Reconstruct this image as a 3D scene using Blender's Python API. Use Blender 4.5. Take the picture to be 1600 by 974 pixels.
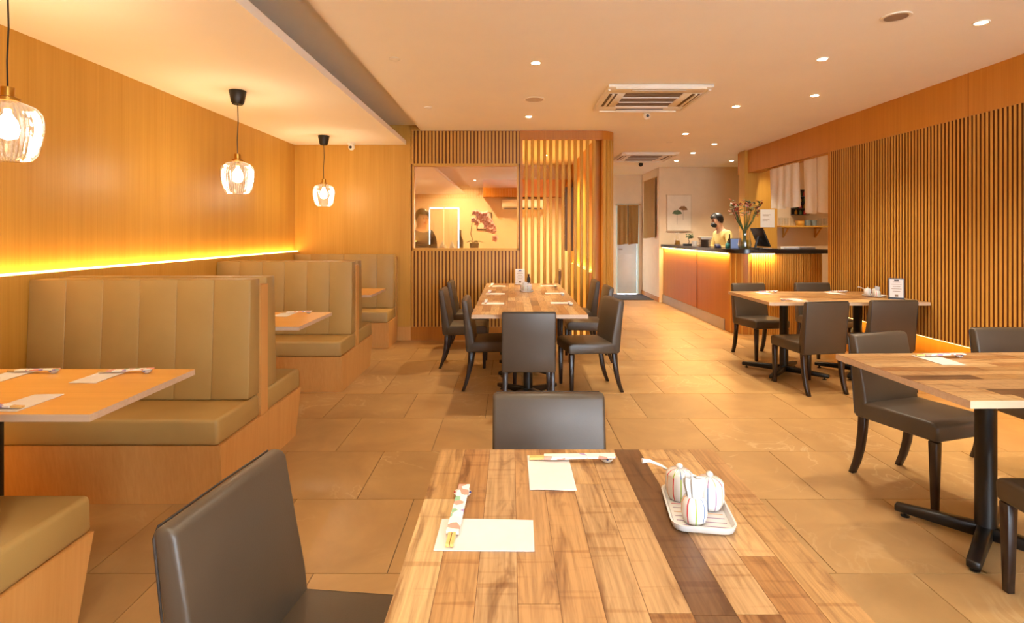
import bpy, bmesh, math, random
from mathutils import Vector, Matrix
random.seed(7)
for o in list(bpy.data.objects): bpy.data.objects.remove(o)
scene = bpy.context.scene
COL = scene.collection
PI = math.pi
R = math.radians

# ------------------------------------------------------------------ camera
cam_d = bpy.data.cameras.new('camera'); cam = bpy.data.objects.new('camera', cam_d); COL.objects.link(cam)
cam.location = (0, 0, 1.40); cam.rotation_euler = (R(90), 0, 0)
cam_d.sensor_width = 36; cam_d.lens = 36 * 837 / 1600
cam_d.shift_x = 2 / 1600; cam_d.shift_y = -122 / 1600
cam_d.clip_start = 0.05
scene.camera = cam

# ------------------------------------------------------------------ world and exposure
w = bpy.data.worlds.new('world'); scene.world = w; w.use_nodes = True
bg = w.node_tree.nodes['Background']; bg.inputs[0].default_value = (0.80, 0.89, 1.0, 1); bg.inputs[1].default_value = 10.0
scene.view_settings.view_transform = 'Standard'; scene.view_settings.look = 'None'
scene.view_settings.exposure = 1.6; scene.view_settings.gamma = 1.0
scene.view_settings.use_curve_mapping = False
scene.cycles.use_denoising = True; scene.cycles.use_adaptive_sampling = True; scene.cycles.adaptive_threshold = 0.015
scene.cycles.max_bounces = 8; scene.cycles.diffuse_bounces = 4; scene.cycles.glossy_bounces = 4
scene.cycles.transparent_max_bounces = 16; scene.cycles.sample_clamp_indirect = 4.0
scene.cycles.caustics_reflective = False; scene.cycles.caustics_refractive = False

DOWN_W, PEND_W, LED_W = 50.0, 34.0, 0.5
WARM = (1.0, 0.86, 0.64); AMBER = (1.0, 0.53, 0.08); BULB = (1.0, 0.84, 0.56)

# ------------------------------------------------------------------ main measures
CEIL, SOF, XL, XR, YF, YP, TZ = 2.75, 2.56, -2.83, 3.85, -1.7, 7.02, 0.77

# ------------------------------------------------------------------ helpers
def srgb(r, g, b):
    f = lambda c: (c/255/12.92) if c/255 <= 0.04045 else ((c/255+0.055)/1.055)**2.4
    return (f(r), f(g), f(b), 1)

class MB:
    def __init__(s): s.v=[]; s.f=[]; s.m=[]
    def add(s, vs, fs, mi=0):
        n=len(s.v); s.v += [tuple(p) for p in vs]
        for k in fs: s.f.append(tuple(n+i for i in k)); s.m.append(mi)
        return s
    def box(s, x0,x1,y0,y1,z0,z1, mi=0):
        return s.hexa([(x0,y0,z0),(x1,y0,z0),(x1,y1,z0),(x0,y1,z0),(x0,y0,z1),(x1,y0,z1),(x1,y1,z1),(x0,y1,z1)], mi)
    def hexa(s, p, mi=0):
        return s.add(p, [(3,2,1,0),(4,5,6,7),(0,1,5,4),(1,2,6,5),(2,3,7,6),(3,0,4,7)], mi)
    def prism(s, prof, x0, x1, mi=0, axis='x'):
        n=len(prof)
        if axis=='x': a=[(x0,p[0],p[1]) for p in prof]; b=[(x1,p[0],p[1]) for p in prof]
        elif axis=='y': a=[(p[0],x0,p[1]) for p in prof]; b=[(p[0],x1,p[1]) for p in prof]
        else: a=[(p[0],p[1],x0) for p in prof]; b=[(p[0],p[1],x1) for p in prof]
        return s.add(a+b, [tuple(range(n)), tuple(range(2*n-1,n-1,-1))]+[(i,n+i,n+(i+1)%n,(i+1)%n) for i in range(n)], mi)
    def tube(s, pts, rad, seg=8, mi=0, cap=True):
        pts=[Vector(p) for p in pts]
        if not isinstance(rad,(list,tuple)): rad=[rad]*len(pts)
        vs=[]; up=None
        for i,p in enumerate(pts):
            d=(pts[min(i+1,len(pts)-1)]-pts[max(i-1,0)]).normalized()
            if up is None: up = Vector((0,0,1)) if abs(d.z)<0.9 else Vector((1,0,0))
            a=d.cross(up)
            if a.length<1e-4: a=d.orthogonal()
            a.normalize(); b=a.cross(d).normalized(); up=b
            for k in range(seg):
                t=2*PI*k/seg; vs.append(p+(a*math.cos(t)+b*math.sin(t))*rad[i])
        fs=[(i*seg+k, i*seg+(k+1)%seg, (i+1)*seg+(k+1)%seg, (i+1)*seg+k) for i in range(len(pts)-1) for k in range(seg)]
        if cap: fs += [tuple(range(seg-1,-1,-1)), tuple(range((len(pts)-1)*seg, len(pts)*seg))]
        return s.add(vs, fs, mi)
    def lathe(s, prof, seg=20, c=(0,0,0), mi=0, rib=0.0, mif=None):
        vs=[]
        for (r,z) in prof:
            for k in range(seg):
                t=2*PI*k/seg; rr=r*(1+(rib if k%2 else -rib)); vs.append((c[0]+rr*math.cos(t), c[1]+rr*math.sin(t), c[2]+z))
        n=len(s.v); s.v+=vs
        for i in range(len(prof)-1):
            for k in range(seg):
                s.f.append((n+i*seg+k, n+i*seg+(k+1)%seg, n+(i+1)*seg+(k+1)%seg, n+(i+1)*seg+k)); s.m.append(mif(k,i) if mif else mi)
        if prof[0][0]>1e-5: s.f.append(tuple(n+k for k in range(seg-1,-1,-1))); s.m.append(mi)
        if prof[-1][0]>1e-5: s.f.append(tuple(n+(len(prof)-1)*seg+k for k in range(seg))); s.m.append(mi)
        return s
    def sheet(s, fn, nu, nv, thick, mi=0):
        """fn(u,v)->(point, normal)"""
        n=len(s.v)
        for side in (1,-1):
            for j in range(nv+1):
                for i in range(nu+1):
                    p,nn=fn(i/nu,j/nv); s.v.append(tuple(Vector(p)+Vector(nn)*thick*0.5*side))
        W=nu+1; T=W*(nv+1)
        for j in range(nv):
            for i in range(nu):
                a=n+j*W+i; s.f.append((a,a+1,a+W+1,a+W)); s.m.append(mi)
                s.f.append((T+a+W,T+a+W+1,T+a+1,T+a)); s.m.append(mi)
        rim=[(j*W) for j in range(nv,0,-1)]+[i for i in range(nu)]+[j*W+nu for j in range(nv)]+[nv*W+i for i in range(nu,0,-1)]
        for q in range(len(rim)):
            a=n+rim[q]; b=n+rim[(q+1)%len(rim)]; s.f.append((b,a,a+T,b+T)); s.m.append(mi)
        return s
    def ball(s, c, r, seg=10, rings=6, mi=0):
        if not isinstance(r,(tuple,list)): r=(r,r,r)
        vs=[(c[0],c[1],c[2]-r[2])]
        for j in range(1,rings):
            a=-PI/2+PI*j/rings
            for k in range(seg):
                t=2*PI*k/seg; vs.append((c[0]+r[0]*math.cos(a)*math.cos(t), c[1]+r[1]*math.cos(a)*math.sin(t), c[2]+r[2]*math.sin(a)))
        vs.append((c[0],c[1],c[2]+r[2])); L=len(vs)-1
        fs=[(0,1+(k+1)%seg,1+k) for k in range(seg)]
        for j in range(rings-2):
            for k in range(seg):
                a=1+j*seg; fs.append((a+k,a+(k+1)%seg,a+seg+(k+1)%seg,a+seg+k))
        a=1+(rings-2)*seg; fs+=[(a+k,a+(k+1)%seg,L) for k in range(seg)]
        return s.add(vs,fs,mi)
    def mesh(s, name, mats, bevel=0, seg=2, smooth=None, weld=False):
        me=bpy.data.meshes.new(name); me.from_pydata(s.v,[],s.f)
        if not isinstance(mats,(list,tuple)): mats=[mats]
        for m in mats: me.materials.append(m)
        me.polygons.foreach_set('material_index', s.m)
        bm=bmesh.new(); bm.from_mesh(me)
        bmesh.ops.recalc_face_normals(bm, faces=bm.faces)
        if bevel:
            es=[e for e in bm.edges if len(e.link_faces)==2 and e.calc_face_angle(0)>R(25)]
            bmesh.ops.bevel(bm, geom=es, offset=bevel, segments=seg, profile=0.5, affect='EDGES', clamp_overlap=True)
        bm.to_mesh(me); bm.free()
        if smooth is None: smooth = bevel>0
        if smooth:
            me.polygons.foreach_set('use_smooth',[True]*len(me.polygons))
            me.set_sharp_from_angle(angle=R(50) if not bevel else R(60))
        me.update(); return me
    def build(s, name, mats, parent=None, loc=(0,0,0), rz=0, **k):
        o=bpy.data.objects.new(name, s.mesh(name,mats,**k)); COL.objects.link(o)
        o.location=loc; o.rotation_euler=(0,0,rz); o.parent=parent
        return o

def inst(name, me, parent=None, loc=(0,0,0), rz=0):
    o=bpy.data.objects.new(name, me); COL.objects.link(o); o.location=loc; o.rotation_euler=(0,0,rz); o.parent=parent; return o
def tag(o, label, cat, group=None):
    o['label']=label; o['category']=cat
    if group: o['group']=group
    return o
def thing(name, label, cat, loc=(0,0,0), rz=0, group=None):
    o=bpy.data.objects.new(name,None); o.empty_display_size=0.1; COL.objects.link(o); o.location=loc; o.rotation_euler=(0,0,rz)
    return tag(o,label,cat,group)
def struct(o): o['kind']='structure'; return o
def sbox(name, x0,x1,y0,y1,z0,z1, mat, parent=None, **k):
    o=MB().box(x0,x1,y0,y1,z0,z1).build(name,mat,parent,**k)
    if parent is None: struct(o)
    return o
def copy_tree(o, parent=None):
    c=o.copy(); COL.objects.link(c); c.parent=parent
    for ch in list(o.children): copy_tree(ch,c)
    return c
def light(kind, name, loc, energy, color, parent=None, rot=(0,0,0), **k):
    l=bpy.data.lights.new(name,kind); l.energy=energy; l.color=color[:3]
    for a,b in k.items(): setattr(l,a,b)
    o=bpy.data.objects.new(name,l); COL.objects.link(o); o.location=loc; o.rotation_euler=rot; o.parent=parent; return o

# ------------------------------------------------------------------ materials
class NT:
    def __init__(s,name):
        s.mat=bpy.data.materials.new(name); s.mat.use_nodes=True; s.t=s.mat.node_tree; s.b=s.t.nodes['Principled BSDF']; s.out=s.t.nodes['Material Output']
    def n(s,typ,**k):
        x=s.t.nodes.new(typ)
        for a,b in k.items(): setattr(x,a,b)
        return x
    def l(s,a,b): s.t.links.new(a,b)
    def set(s,**k):
        for a,b in k.items(): s.b.inputs[a.replace('_',' ')].default_value=b
        return s
    def ramp(s, src, stops, interp='LINEAR'):
        r=s.n('ShaderNodeValToRGB'); r.color_ramp.interpolation=interp; e=r.color_ramp.elements
        while len(e)<len(stops): e.new(0.5)
        for q,(p,c) in zip(e,stops): q.position=p; q.color=c
        s.l(src,r.inputs[0]); return r.outputs[0]
    def coords(s, scale=(1,1,1), rnd=0, which='Object'):
        tc=s.n('ShaderNodeTexCoord'); mp=s.n('ShaderNodeMapping'); mp.inputs['Scale'].default_value=scale
        if rnd:
            oi=s.n('ShaderNodeObjectInfo'); mu=s.n('ShaderNodeMath',operation='MULTIPLY'); mu.inputs[1].default_value=rnd; s.l(oi.outputs['Random'],mu.inputs[0])
            cb=s.n('ShaderNodeCombineXYZ'); [s.l(mu.outputs[0],cb.inputs[i]) for i in range(3)]
            s.l(cb.outputs[0],mp.inputs['Location'])
        s.l(tc.outputs[which],mp.inputs['Vector']); return mp.outputs[0]
    def noise(s, vec, scale=1, detail=4, rough=0.5, dist=0):
        x=s.n('ShaderNodeTexNoise'); x.inputs['Scale'].default_value=scale; x.inputs['Detail'].default_value=detail; x.inputs['Roughness'].default_value=rough; x.inputs['Distortion'].default_value=dist
        s.l(vec,x.inputs['Vector']); return x.outputs['Fac']
    def bump(s, h, strength=0.1, dist=0.002):
        x=s.n('ShaderNodeBump'); x.inputs['Strength'].default_value=strength; x.inputs['Distance'].default_value=dist; s.l(h,x.inputs['Height']); s.l(x.outputs[0],s.b.inputs['Normal'])
    def mix(s, f, a, b, mode='MIX'):
        x=s.n('ShaderNodeMix',data_type='RGBA',blend_type=mode)
        for v,i in ((f,0),(a,6),(b,7)):
            if hasattr(v,'is_linked'): s.l(v,x.inputs[i])
            else: x.inputs[i].default_value=v
        return x.outputs[2]

def plain(name, rgb, rough=0.5, metal=0.0, var=0.06, scale=6, bump=0.0, **k):
    m=NT(name); c=srgb(*rgb); v=m.coords()
    n=m.noise(v,scale,4)
    d=tuple(x*(1-var) for x in c[:3])+(1,); u=tuple(min(1,x*(1+var)) for x in c[:3])+(1,)
    m.l(m.ramp(n,[(0.3,d),(0.7,u)]), m.b.inputs['Base Color']); m.set(Roughness=rough,Metallic=metal,**k)
    if bump: m.bump(n,bump)
    return m.mat
def veneer(name, dark, light_, axis='z', rough=0.42, fine=90, rnd=0, spec=0.32):
    m=NT(name); sc={'z':(fine,fine,1.0),'y':(fine,1.0,fine),'x':(1.0,fine,fine)}[axis]
    a=m.noise(m.coords(sc,rnd),1,5,0.6); b=m.noise(m.coords(tuple(q*0.09 if q>1 else 0.5 for q in sc),rnd),1,3)
    ad=m.n('ShaderNodeMath',operation='ADD'); ad.inputs[1].default_value=0
    mx=m.mix(0.45,a,b); c=m.ramp(mx,[(0.33,srgb(*dark)),(0.66,srgb(*light_))])
    m.l(c,m.b.inputs['Base Color']); m.set(Roughness=rough,Specular_IOR_Level=spec); m.bump(a,0.08,0.001); return m.mat
def emit(name, rgb, strength):
    m=NT(name); m.set(Base_Color=tuple(rgb[:3])+(1,),Emission_Color=tuple(rgb[:3])+(1,),Emission_Strength=strength); return m.mat
def glassy(name, tint=(1,1,1), gloss=0.10, rough=0.0, fres=True):
    m=NT(name); t=m.t; tr=m.n('ShaderNodeBsdfTransparent'); tr.inputs[0].default_value=tuple(tint)+(1,)
    gl=m.n('ShaderNodeBsdfGlossy'); gl.inputs['Roughness'].default_value=rough; gl.inputs['Color'].default_value=(1,1,1,1)
    mx=m.n('ShaderNodeMixShader')
    if fres:
        f=m.n('ShaderNodeLayerWeight'); f.inputs['Blend'].default_value=0.25
        mp=m.n('ShaderNodeMapRange'); mp.inputs['To Min'].default_value=gloss; mp.inputs['To Max'].default_value=0.9; m.l(f.outputs['Facing'],mp.inputs['Value']); m.l(mp.outputs[0],mx.inputs[0])
    else: mx.inputs[0].default_value=gloss
    m.l(tr.outputs[0],mx.inputs[1]); m.l(gl.outputs[0],mx.inputs[2]); m.l(mx.outputs[0],m.out.inputs[0]); t.nodes.remove(m.b); return m.mat

M={}
M['oak']=veneer('oak_veneer',(190,138,54),(207,156,70))
M['oak_red']=veneer('oak_veneer_reddish',(186,118,34),(202,134,48))
M['oak_dark']=veneer('oak_veneer_brown',(172,106,32),(190,122,44))
M['oak_slat']=veneer('oak_slat',(192,138,56),(208,154,72),rnd=9,fine=34)
M['slat_side_shade']=plain('slat_side_shade_brown',(132,68,16),0.6)  # shade of the slat gaps, painted on the slat side faces
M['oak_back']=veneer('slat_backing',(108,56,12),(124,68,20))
M['oak_bench']=veneer('oak_bench',(200,142,74),(214,158,90),fine=70)
M['oak_table']=veneer('oak_table_laminate',(220,160,74),(232,174,88),axis='x',fine=60,rough=0.32)
M['edge']=veneer('edge_band',(190,160,130),(210,180,150),axis='x')
M['white_ceil']=plain('ceiling_paint',(246,240,230),0.85,var=0.015,scale=2)
M['white_wall']=plain('beige_plaster',(226,200,164),0.85,var=0.03,scale=5,bump=0.05)
M['grout']=plain('grout',(92,74,56),0.9)
M['black']=plain('black_metal',(22,19,18),0.38,metal=0.2)
M['blackpl']=plain('black_plastic',(24,22,22),0.45)
M['legwood']=plain('dark_stained_wood',(36,22,17),0.35)
M['leather']=None
M['brass']=plain('brass',(196,150,70),0.28,metal=1.0)
M['white']=plain('white_plastic',(232,226,214),0.45,var=0.01)
M['cer']=plain('white_ceramic',(206,203,198),0.15,var=0.01)
M['paper']=plain('napkin_paper',(220,214,206),0.8,var=0.02,scale=40,bump=0.05)
M['stone_black']=plain('black_stone_top',(26,20,18),0.22)
M['steel']=plain('brushed_steel',(170,160,150),0.35,metal=0.6)
M['chop']=veneer('bamboo',(214,170,96),(232,192,120),axis='x')
M['grille']=plain('grille_grey',(136,108,78),0.6); M['vent']=plain('vent_shadow',(92,74,58),0.7)
M['dark']=plain('dark_slot',(30,26,24),0.7)
M['downlens']=emit('downlight_lens',(1.0,0.88,0.68),40)
M['bulb']=emit('bulb',(1.0,0.84,0.60),22)
M['led']=emit('led_strip',(1.0,0.66,0.20),4.5)
def ribbed(name='ribbed_glass',tint=(1,1,1),g=0.06):
    m=NT(name); tr=m.n('ShaderNodeBsdfTransparent'); tr.inputs[0].default_value=tuple(tint)+(1,); gl=m.n('ShaderNodeBsdfGlossy'); gl.inputs['Roughness'].default_value=0.06; ts=m.n('ShaderNodeBsdfTranslucent'); ts.inputs[0].default_value=(0.95,0.95,0.93,1)
    f=m.n('ShaderNodeLayerWeight'); f.inputs['Blend'].default_value=0.3; mp=m.n('ShaderNodeMapRange'); mp.inputs['To Min'].default_value=g; mp.inputs['To Max'].default_value=0.55; m.l(f.outputs['Facing'],mp.inputs['Value'])
    a=m.n('ShaderNodeMixShader'); a.inputs[0].default_value=0.035; m.l(tr.outputs[0],a.inputs[1]); m.l(ts.outputs[0],a.inputs[2])
    b=m.n('ShaderNodeMixShader'); m.l(mp.outputs[0],b.inputs[0]); m.l(a.outputs[0],b.inputs[1]); m.l(gl.outputs[0],b.inputs[2]); m.l(b.outputs[0],m.out.inputs[0]); m.t.nodes.remove(m.b); return m.mat
M['pend_glass']=ribbed(); M['pend_streak']=ribbed('ribbed_glass_streak',(0.74,0.66,0.58),0.16)  # second is the same glass, tinted to paint in refraction streaks
M['pane']=glassy('window_glass',(0.90,0.88,0.84),0.26,0.0,False)
M['clear']=glassy('clear_glass',(0.97,0.98,0.98),0.06,0.0)
M['noren']=plain('linen_white',(226,212,192),0.9,var=0.03,scale=30,bump=0.06)
M['noren_brown']=plain('linen_brown',(156,118,62),0.9,var=0.05,scale=30,bump=0.06)
M['green']=plain('leaf_green',(70,92,50),0.6,var=0.2)
M['mat']=plain('door_mat',(74,76,84),0.95,var=0.1,scale=60)

def leather(name, a, b, rough, sc=260, spec=0.5):
    m=NT(name); v=m.coords(); n=m.noise(v,3,3); vo=m.n('ShaderNodeTexVoronoi'); vo.inputs['Scale'].default_value=sc; m.l(v,vo.inputs['Vector'])
    m.l(m.ramp(n,[(0.3,srgb(*a)),(0.7,srgb(*b))]),m.b.inputs['Base Color']); m.set(Roughness=rough); m.bump(vo.outputs['Distance'],0.12,0.0008); return m.mat
M['leather']=leather('taupe_leatherette',(70,58,45),(80,67,53),0.42)
M['booth']=leather('olive_leatherette',(164,130,72),(174,140,80),0.5)
M['piping']=leather('taupe_piping',(44,37,32),(50,42,37),0.4)

def plank_mat():
    m=NT('reclaimed_planks'); oi=m.n('ShaderNodeObjectInfo')
    pal=[(0.0,(182,138,88)),(0.14,(198,158,106)),(0.28,(168,122,74)),(0.42,(186,148,102)),(0.56,(206,170,118)),(0.70,(156,112,68)),(0.82,(180,138,86)),(0.92,(112,80,52))]
    base=m.ramp(oi.outputs['Random'],[(p,srgb(*c)) for p,c in pal],'CONSTANT')
    a=m.noise(m.coords((5,110,1),37),1,6,0.65); b=m.noise(m.coords((3.5,14,1),53),1,3,0.6,1.5); c=m.noise(m.coords((60,3,1),71),1,2)
    g=m.ramp(a,[(0.30,(0.50,0.42,0.35,1)),(0.60,(1,1,1,1))]); col=m.mix(0.8,base,g,'MULTIPLY')
    st=m.ramp(b,[(0.54,(1,1,1,1)),(0.70,(0.40,0.28,0.19,1))]); col=m.mix(0.85,col,st,'MULTIPLY')
    cc=m.ramp(c,[(0.56,(1,1,1,1)),(0.66,(0.72,0.60,0.48,1))]); col=m.mix(0.7,col,cc,'MULTIPLY')
    m.l(col,m.b.inputs['Base Color']); m.set(Roughness=0.33); m.bump(a,0.05,0.0006); return m.mat
M['plank']=plank_mat()
M['plank_gap']=plain('plank_joint',(116,78,46),0.6)

def tile_mat():
    m=NT('stone_tile'); oi=m.n('ShaderNodeObjectInfo'); v=m.coords((1,1,1),23)
    n=m.noise(v,2.2,6,0.6,0.6); col=m.ramp(n,[(0.3,srgb(157,120,75)),(0.7,srgb(182,143,91))])
    vn=m.noise(v,1.6,5,0.55,1.8); vein=m.ramp(vn,[(0.480,(0,0,0,1)),(0.496,(1,1,1,1)),(0.512,(0,0,0,1))])
    pm=m.ramp(m.noise(v,1.1,2),[(0.50,(0,0,0,1)),(0.68,(0.55,0.55,0.55,1))]); f=m.mix(1.0,vein,pm,'MULTIPLY')
    col=m.mix(f,col,srgb(208,178,136))
    tint=m.ramp(oi.outputs['Random'],[(0,(0.86,0.86,0.86,1)),(1,(1.06,1.05,1.03,1))]); col=m.mix(1.0,col,tint,'MULTIPLY')
    m.l(col,m.b.inputs['Base Color']); m.set(Roughness=0.34); m.bump(n,0.04,0.002); return m.mat
M['tile']=tile_mat()
def sleeve_mat():
    m=NT('printed_sleeve'); v=m.coords((44,44,44),11); vo=m.n('ShaderNodeTexVoronoi'); vo.inputs['Scale'].default_value=1; m.l(v,vo.inputs['Vector'])
    sp=m.n('ShaderNodeSeparateColor'); m.l(vo.outputs['Color'],sp.inputs[0])
    m.l(m.ramp(sp.outputs[0],[(0,srgb(240,232,218)),(0.30,srgb(222,150,130)),(0.48,srgb(242,236,224)),(0.62,srgb(140,182,146)),(0.72,srgb(168,146,192)),(0.86,srgb(240,232,220))],'CONSTANT'),m.b.inputs['Base Color']); m.set(Roughness=0.7); return m.mat
M['sleeve']=sleeve_mat()

# ================================================================== THE SETTING
# ---- floor with tiles in half bond
P=0.617; Y0=2.207
floor=sbox('floor',XL-0.2,5.7,YF,12.5,-0.06,-0.004,M['grout'])
tile_me=MB().box(0,P-0.004,0,P-0.004,-0.012,0).mesh('tile',M['tile'])
rest=MB()
for r in range(-7,17):
    y=Y0+r*P; ph=0.11 if r%2==0 else 0.425
    for c in range(-6,10):
        x=c*P+ph-P
        if x+P<XL or x>5.5 or y+P<YF or y>12.4: continue
        ym=y+P
        vis = ym>1.9 and (x+P)>-0.98*ym and x<0.98*ym and not (x+P<-1.75 and y<7) and not (y>7.1 and x+P<1.2) and not (y>7.6 and x>3.3)
        if vis and y>1.4: inst('tile',tile_me,floor,(x,y,0))
        else: rest.box(x,x+P-0.004,y,y+P-0.004,-0.012,0)
o=rest.build('tile_field',M['tile'],floor); o['kind']='stuff'

# ---- ceilings
struct(MB().box(-1.18,5.6,YF,12.5,CEIL,CEIL+0.12).build('ceiling',M['white_ceil']))
sbox('ceiling_cove',XL-0.1,-1.18,YF-0.12,YP+0.1,CEIL+0.07,CEIL+0.20,M['white_ceil'])
sbox('ceiling_soffit',XL,-1.37,YF,YP,SOF,SOF+0.058,M['white_ceil'])
sbox('ceiling_room',XL,1.12,YP+0.1,9.9,2.66,2.74,M['white_ceil'])

# ---- left wall: veneer above, proud panel with light strips above and below
wl=sbox('wall_left',XL-0.12,XL,YF,9.9,0,CEIL+0.15,M['oak'])
MB().box(XL,XL+0.065,YF,YP,0.44,1.165).build('wainscot_panel',M['oak'],wl)
led=MB().box(XL+0.012,XL+0.050,YF+0.05,YP-0.02,1.166,1.176).build('light_strip',M['led'],wl)
light('AREA','strip_light',(XL+0.035,(YF+YP)/2,1.185),LED_W*9,AMBER,led,rot=(0,R(180+12),0),shape='RECTANGLE',size=0.03,size_y=YP-YF-0.1)
led=MB().box(XL+0.015,XL+0.05,YF+0.05,YP-0.4,0.428,0.439).build('light_strip',M['led'],wl)
light('AREA','strip_light',(XL+0.034,(YF+YP)/2,0.42),LED_W*5,AMBER,led,rot=(0,R(-15),0),shape='RECTANGLE',size=0.03,size_y=YP-YF-0.6)

# ---- end wall behind the booths
we=sbox('wall_back',XL,-1.31,YP,YP+0.10,0,CEIL+0.14,M['oak'])
MB().box(-1.32,-1.17,YP,YP+0.10,CEIL,CEIL+0.14).build('upper_panel',M['oak'],we)
MB().box(-1.50,-1.31,YP-0.012,YP,0,0.176).build('plinth',M['oak_bench'],we)

# ---- slatted partition with the window
WX0,WX1,WZ0,WZ1=-1.29,0.105,1.185,2.305
wp=struct(MB().box(-1.31,WX0,YP+0.022,YP+0.10,0,CEIL).box(WX1,0.12,YP+0.022,YP+0.10,0,CEIL).box(WX0,WX1,YP+0.022,YP+0.10,0,WZ0).box(WX0,WX1,YP+0.022,YP+0.10,WZ1,CEIL).build('wall_partition',M['oak_back']))
MB().box(-1.31,0.12,YP-0.004,YP+0.022,0,0.176).build('plinth',M['oak_dark'],wp)
ns=31; pit=1.43/ns
lo=MB().box(-0.0135,0.0135,0,0.022,0.176,WZ0-0.012).mesh('slat',M['oak_slat']); hi=MB().box(-0.0135,0.0135,0,0.022,WZ1+0.012,CEIL-0.002).mesh('slat',M['oak_slat'])
for i in range(ns):
    x=-1.31+pit*(i+0.5); inst('slat',lo,wp,(x,YP,0)); inst('slat',hi,wp,(x,YP,0))
win=struct(MB().box(WX0+0.02,WX1-0.02,YP+0.045,YP+0.053,WZ0+0.02,WZ1-0.02).build('window_1',M['pane']))
for b in ((WX0,WX0+0.022,WZ0,WZ1),(WX1-0.022,WX1,WZ0,WZ1),(WX0,WX1,WZ0-0.012,WZ0+0.022),(WX0,WX1,WZ1-0.022,WZ1+0.012)):
    MB().box(b[0],b[1],YP-0.006,YP+0.09,b[2],b[3]).build('frame_rail',M['oak'],win)
MB().box(WX0,WX1,YP+0.10,YP+0.46,WZ0-0.05,WZ0-0.012).build('sill',M['oak'],win)

# ---- open batten screen with rounded corner
scr=struct(MB().prism([(0.12,YP)]+[(1.16,YP)]+[(1.16+0.225*math.sin(t),YP+0.225-0.225*math.cos(t)) for t in [PI/2*k/10 for k in range(1,11)]]+[(1.385,9.9),(1.325,9.9)]+[(1.16+0.165*math.sin(t),YP+0.225-0.165*math.cos(t)) for t in [PI/2*k/10 for k in range(10,-1,-1)]]+[(0.12,YP+0.06)],2.633,CEIL-0.001,axis='z').build('wall_screen',M['oak_dark'],smooth=True))
bat=MB().box(-0.0205,0.0205,-0.028,0.028,0,2.634).mesh('batten',M['oak_slat'],bevel=0.003,seg=1)
MB().box(0.12,0.155,YP,YP+0.10,0,2.634).build('batten',M['oak_dark'],scr)
xs=[0.205+0.0805*i for i in range(12)]
for x in xs: inst('batten',bat,scr,(x,YP+0.03,0))
for k in range(1,6):
    t=PI/2*k/6+0.1; inst('batten',bat,scr,(1.16+0.195*math.sin(t),YP+0.225-0.195*math.cos(t),0),t)
for k in range(6): inst('batten',bat,scr,(1.355,YP+0.36+0.0805*k,0),PI/2)

# ---- private room behind the partition
wr=sbox('wall_room_side',1.12,1.32,YP+0.30,10.4,0,CEIL,M['oak'])
struct(MB().box(1.22,1.32,10.4,11.95,0,CEIL).box(1.22,1.32,11.95,12.2,2.1,CEIL).box(1.22,1.32,12.2,12.42,0,CEIL).build('wall_corridor_light_gap',M['white_wall']))  # narrow gap added out of view so sky light reaches the door
sbox('ground_outside_gap',-4,1.22,10.0,14,-0.12,-0.06,M['grout'])  # unseen ground outside the added gap
wb=sbox('wall_room_back',XL,1.12,9.9,10.0,0,CEIL,M['white_wall'])
MB().box(-0.5,1.1,9.62,9.9,2.06,2.37).build('bulkhead',M['oak_dark'],wb)
MB().box(1.06,1.12,7.4,9.8,0.0,0.86).box(1.06,1.066,7.4,9.8,0.86,0.885).build('wainscot_panel',M['oak'],wr)
led=MB().box(1.08,1.112,7.5,9.7,0.861,0.868).build('light_strip',emit('dim_strip',(1.0,0.66,0.2),2.0),wr)
light('AREA','strip_light',(1.096,8.6,0.875),5,AMBER,led,rot=(0,R(180),0),shape='RECTANGLE',size=0.03,size_y=2.1)

# ---- right wall: fascia, slats, lit recess below
FZ,SE,RZ=2.385,6.47,0.44
wR=struct(MB().box(XR+0.022,XR+0.20,YF,SE,RZ,FZ).box(XR,XR+0.20,YF,9.08,FZ,CEIL).box(XR+0.14,XR+0.24,YF,SE,0,RZ).build('wall_right',M['oak_red']))
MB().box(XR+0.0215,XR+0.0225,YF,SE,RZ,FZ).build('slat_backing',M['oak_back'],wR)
for yj in (4.507,2.1): MB().box(XR-0.0008,XR,yj-0.0015,yj+0.0015,FZ,CEIL).build('panel_joint',M['oak_back'],wR)
MB().box(XR,XR+0.24,SE,SE+0.03,0,FZ).build('end_panel',M['oak_red'],wR)
sm=MB().box(0,0.022,-0.0115,0.0115,RZ,FZ-0.001).mesh('slat',[M['oak_slat'],M['slat_side_shade']])
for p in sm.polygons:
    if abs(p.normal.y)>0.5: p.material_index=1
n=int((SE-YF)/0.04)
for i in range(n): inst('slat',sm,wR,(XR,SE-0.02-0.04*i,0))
led=MB().box(XR+0.04,XR+0.08,YF+0.05,SE-0.05,RZ-0.012,RZ-0.001).build('light_strip',M['led'],wR)
light('AREA','strip_light',(XR+0.06,(YF+SE)/2,RZ-0.02),LED_W*7,(1.0,0.60,0.16),led,rot=(0,R(8),0),shape='RECTANGLE',size=0.03,size_y=SE-YF-0.2)

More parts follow.
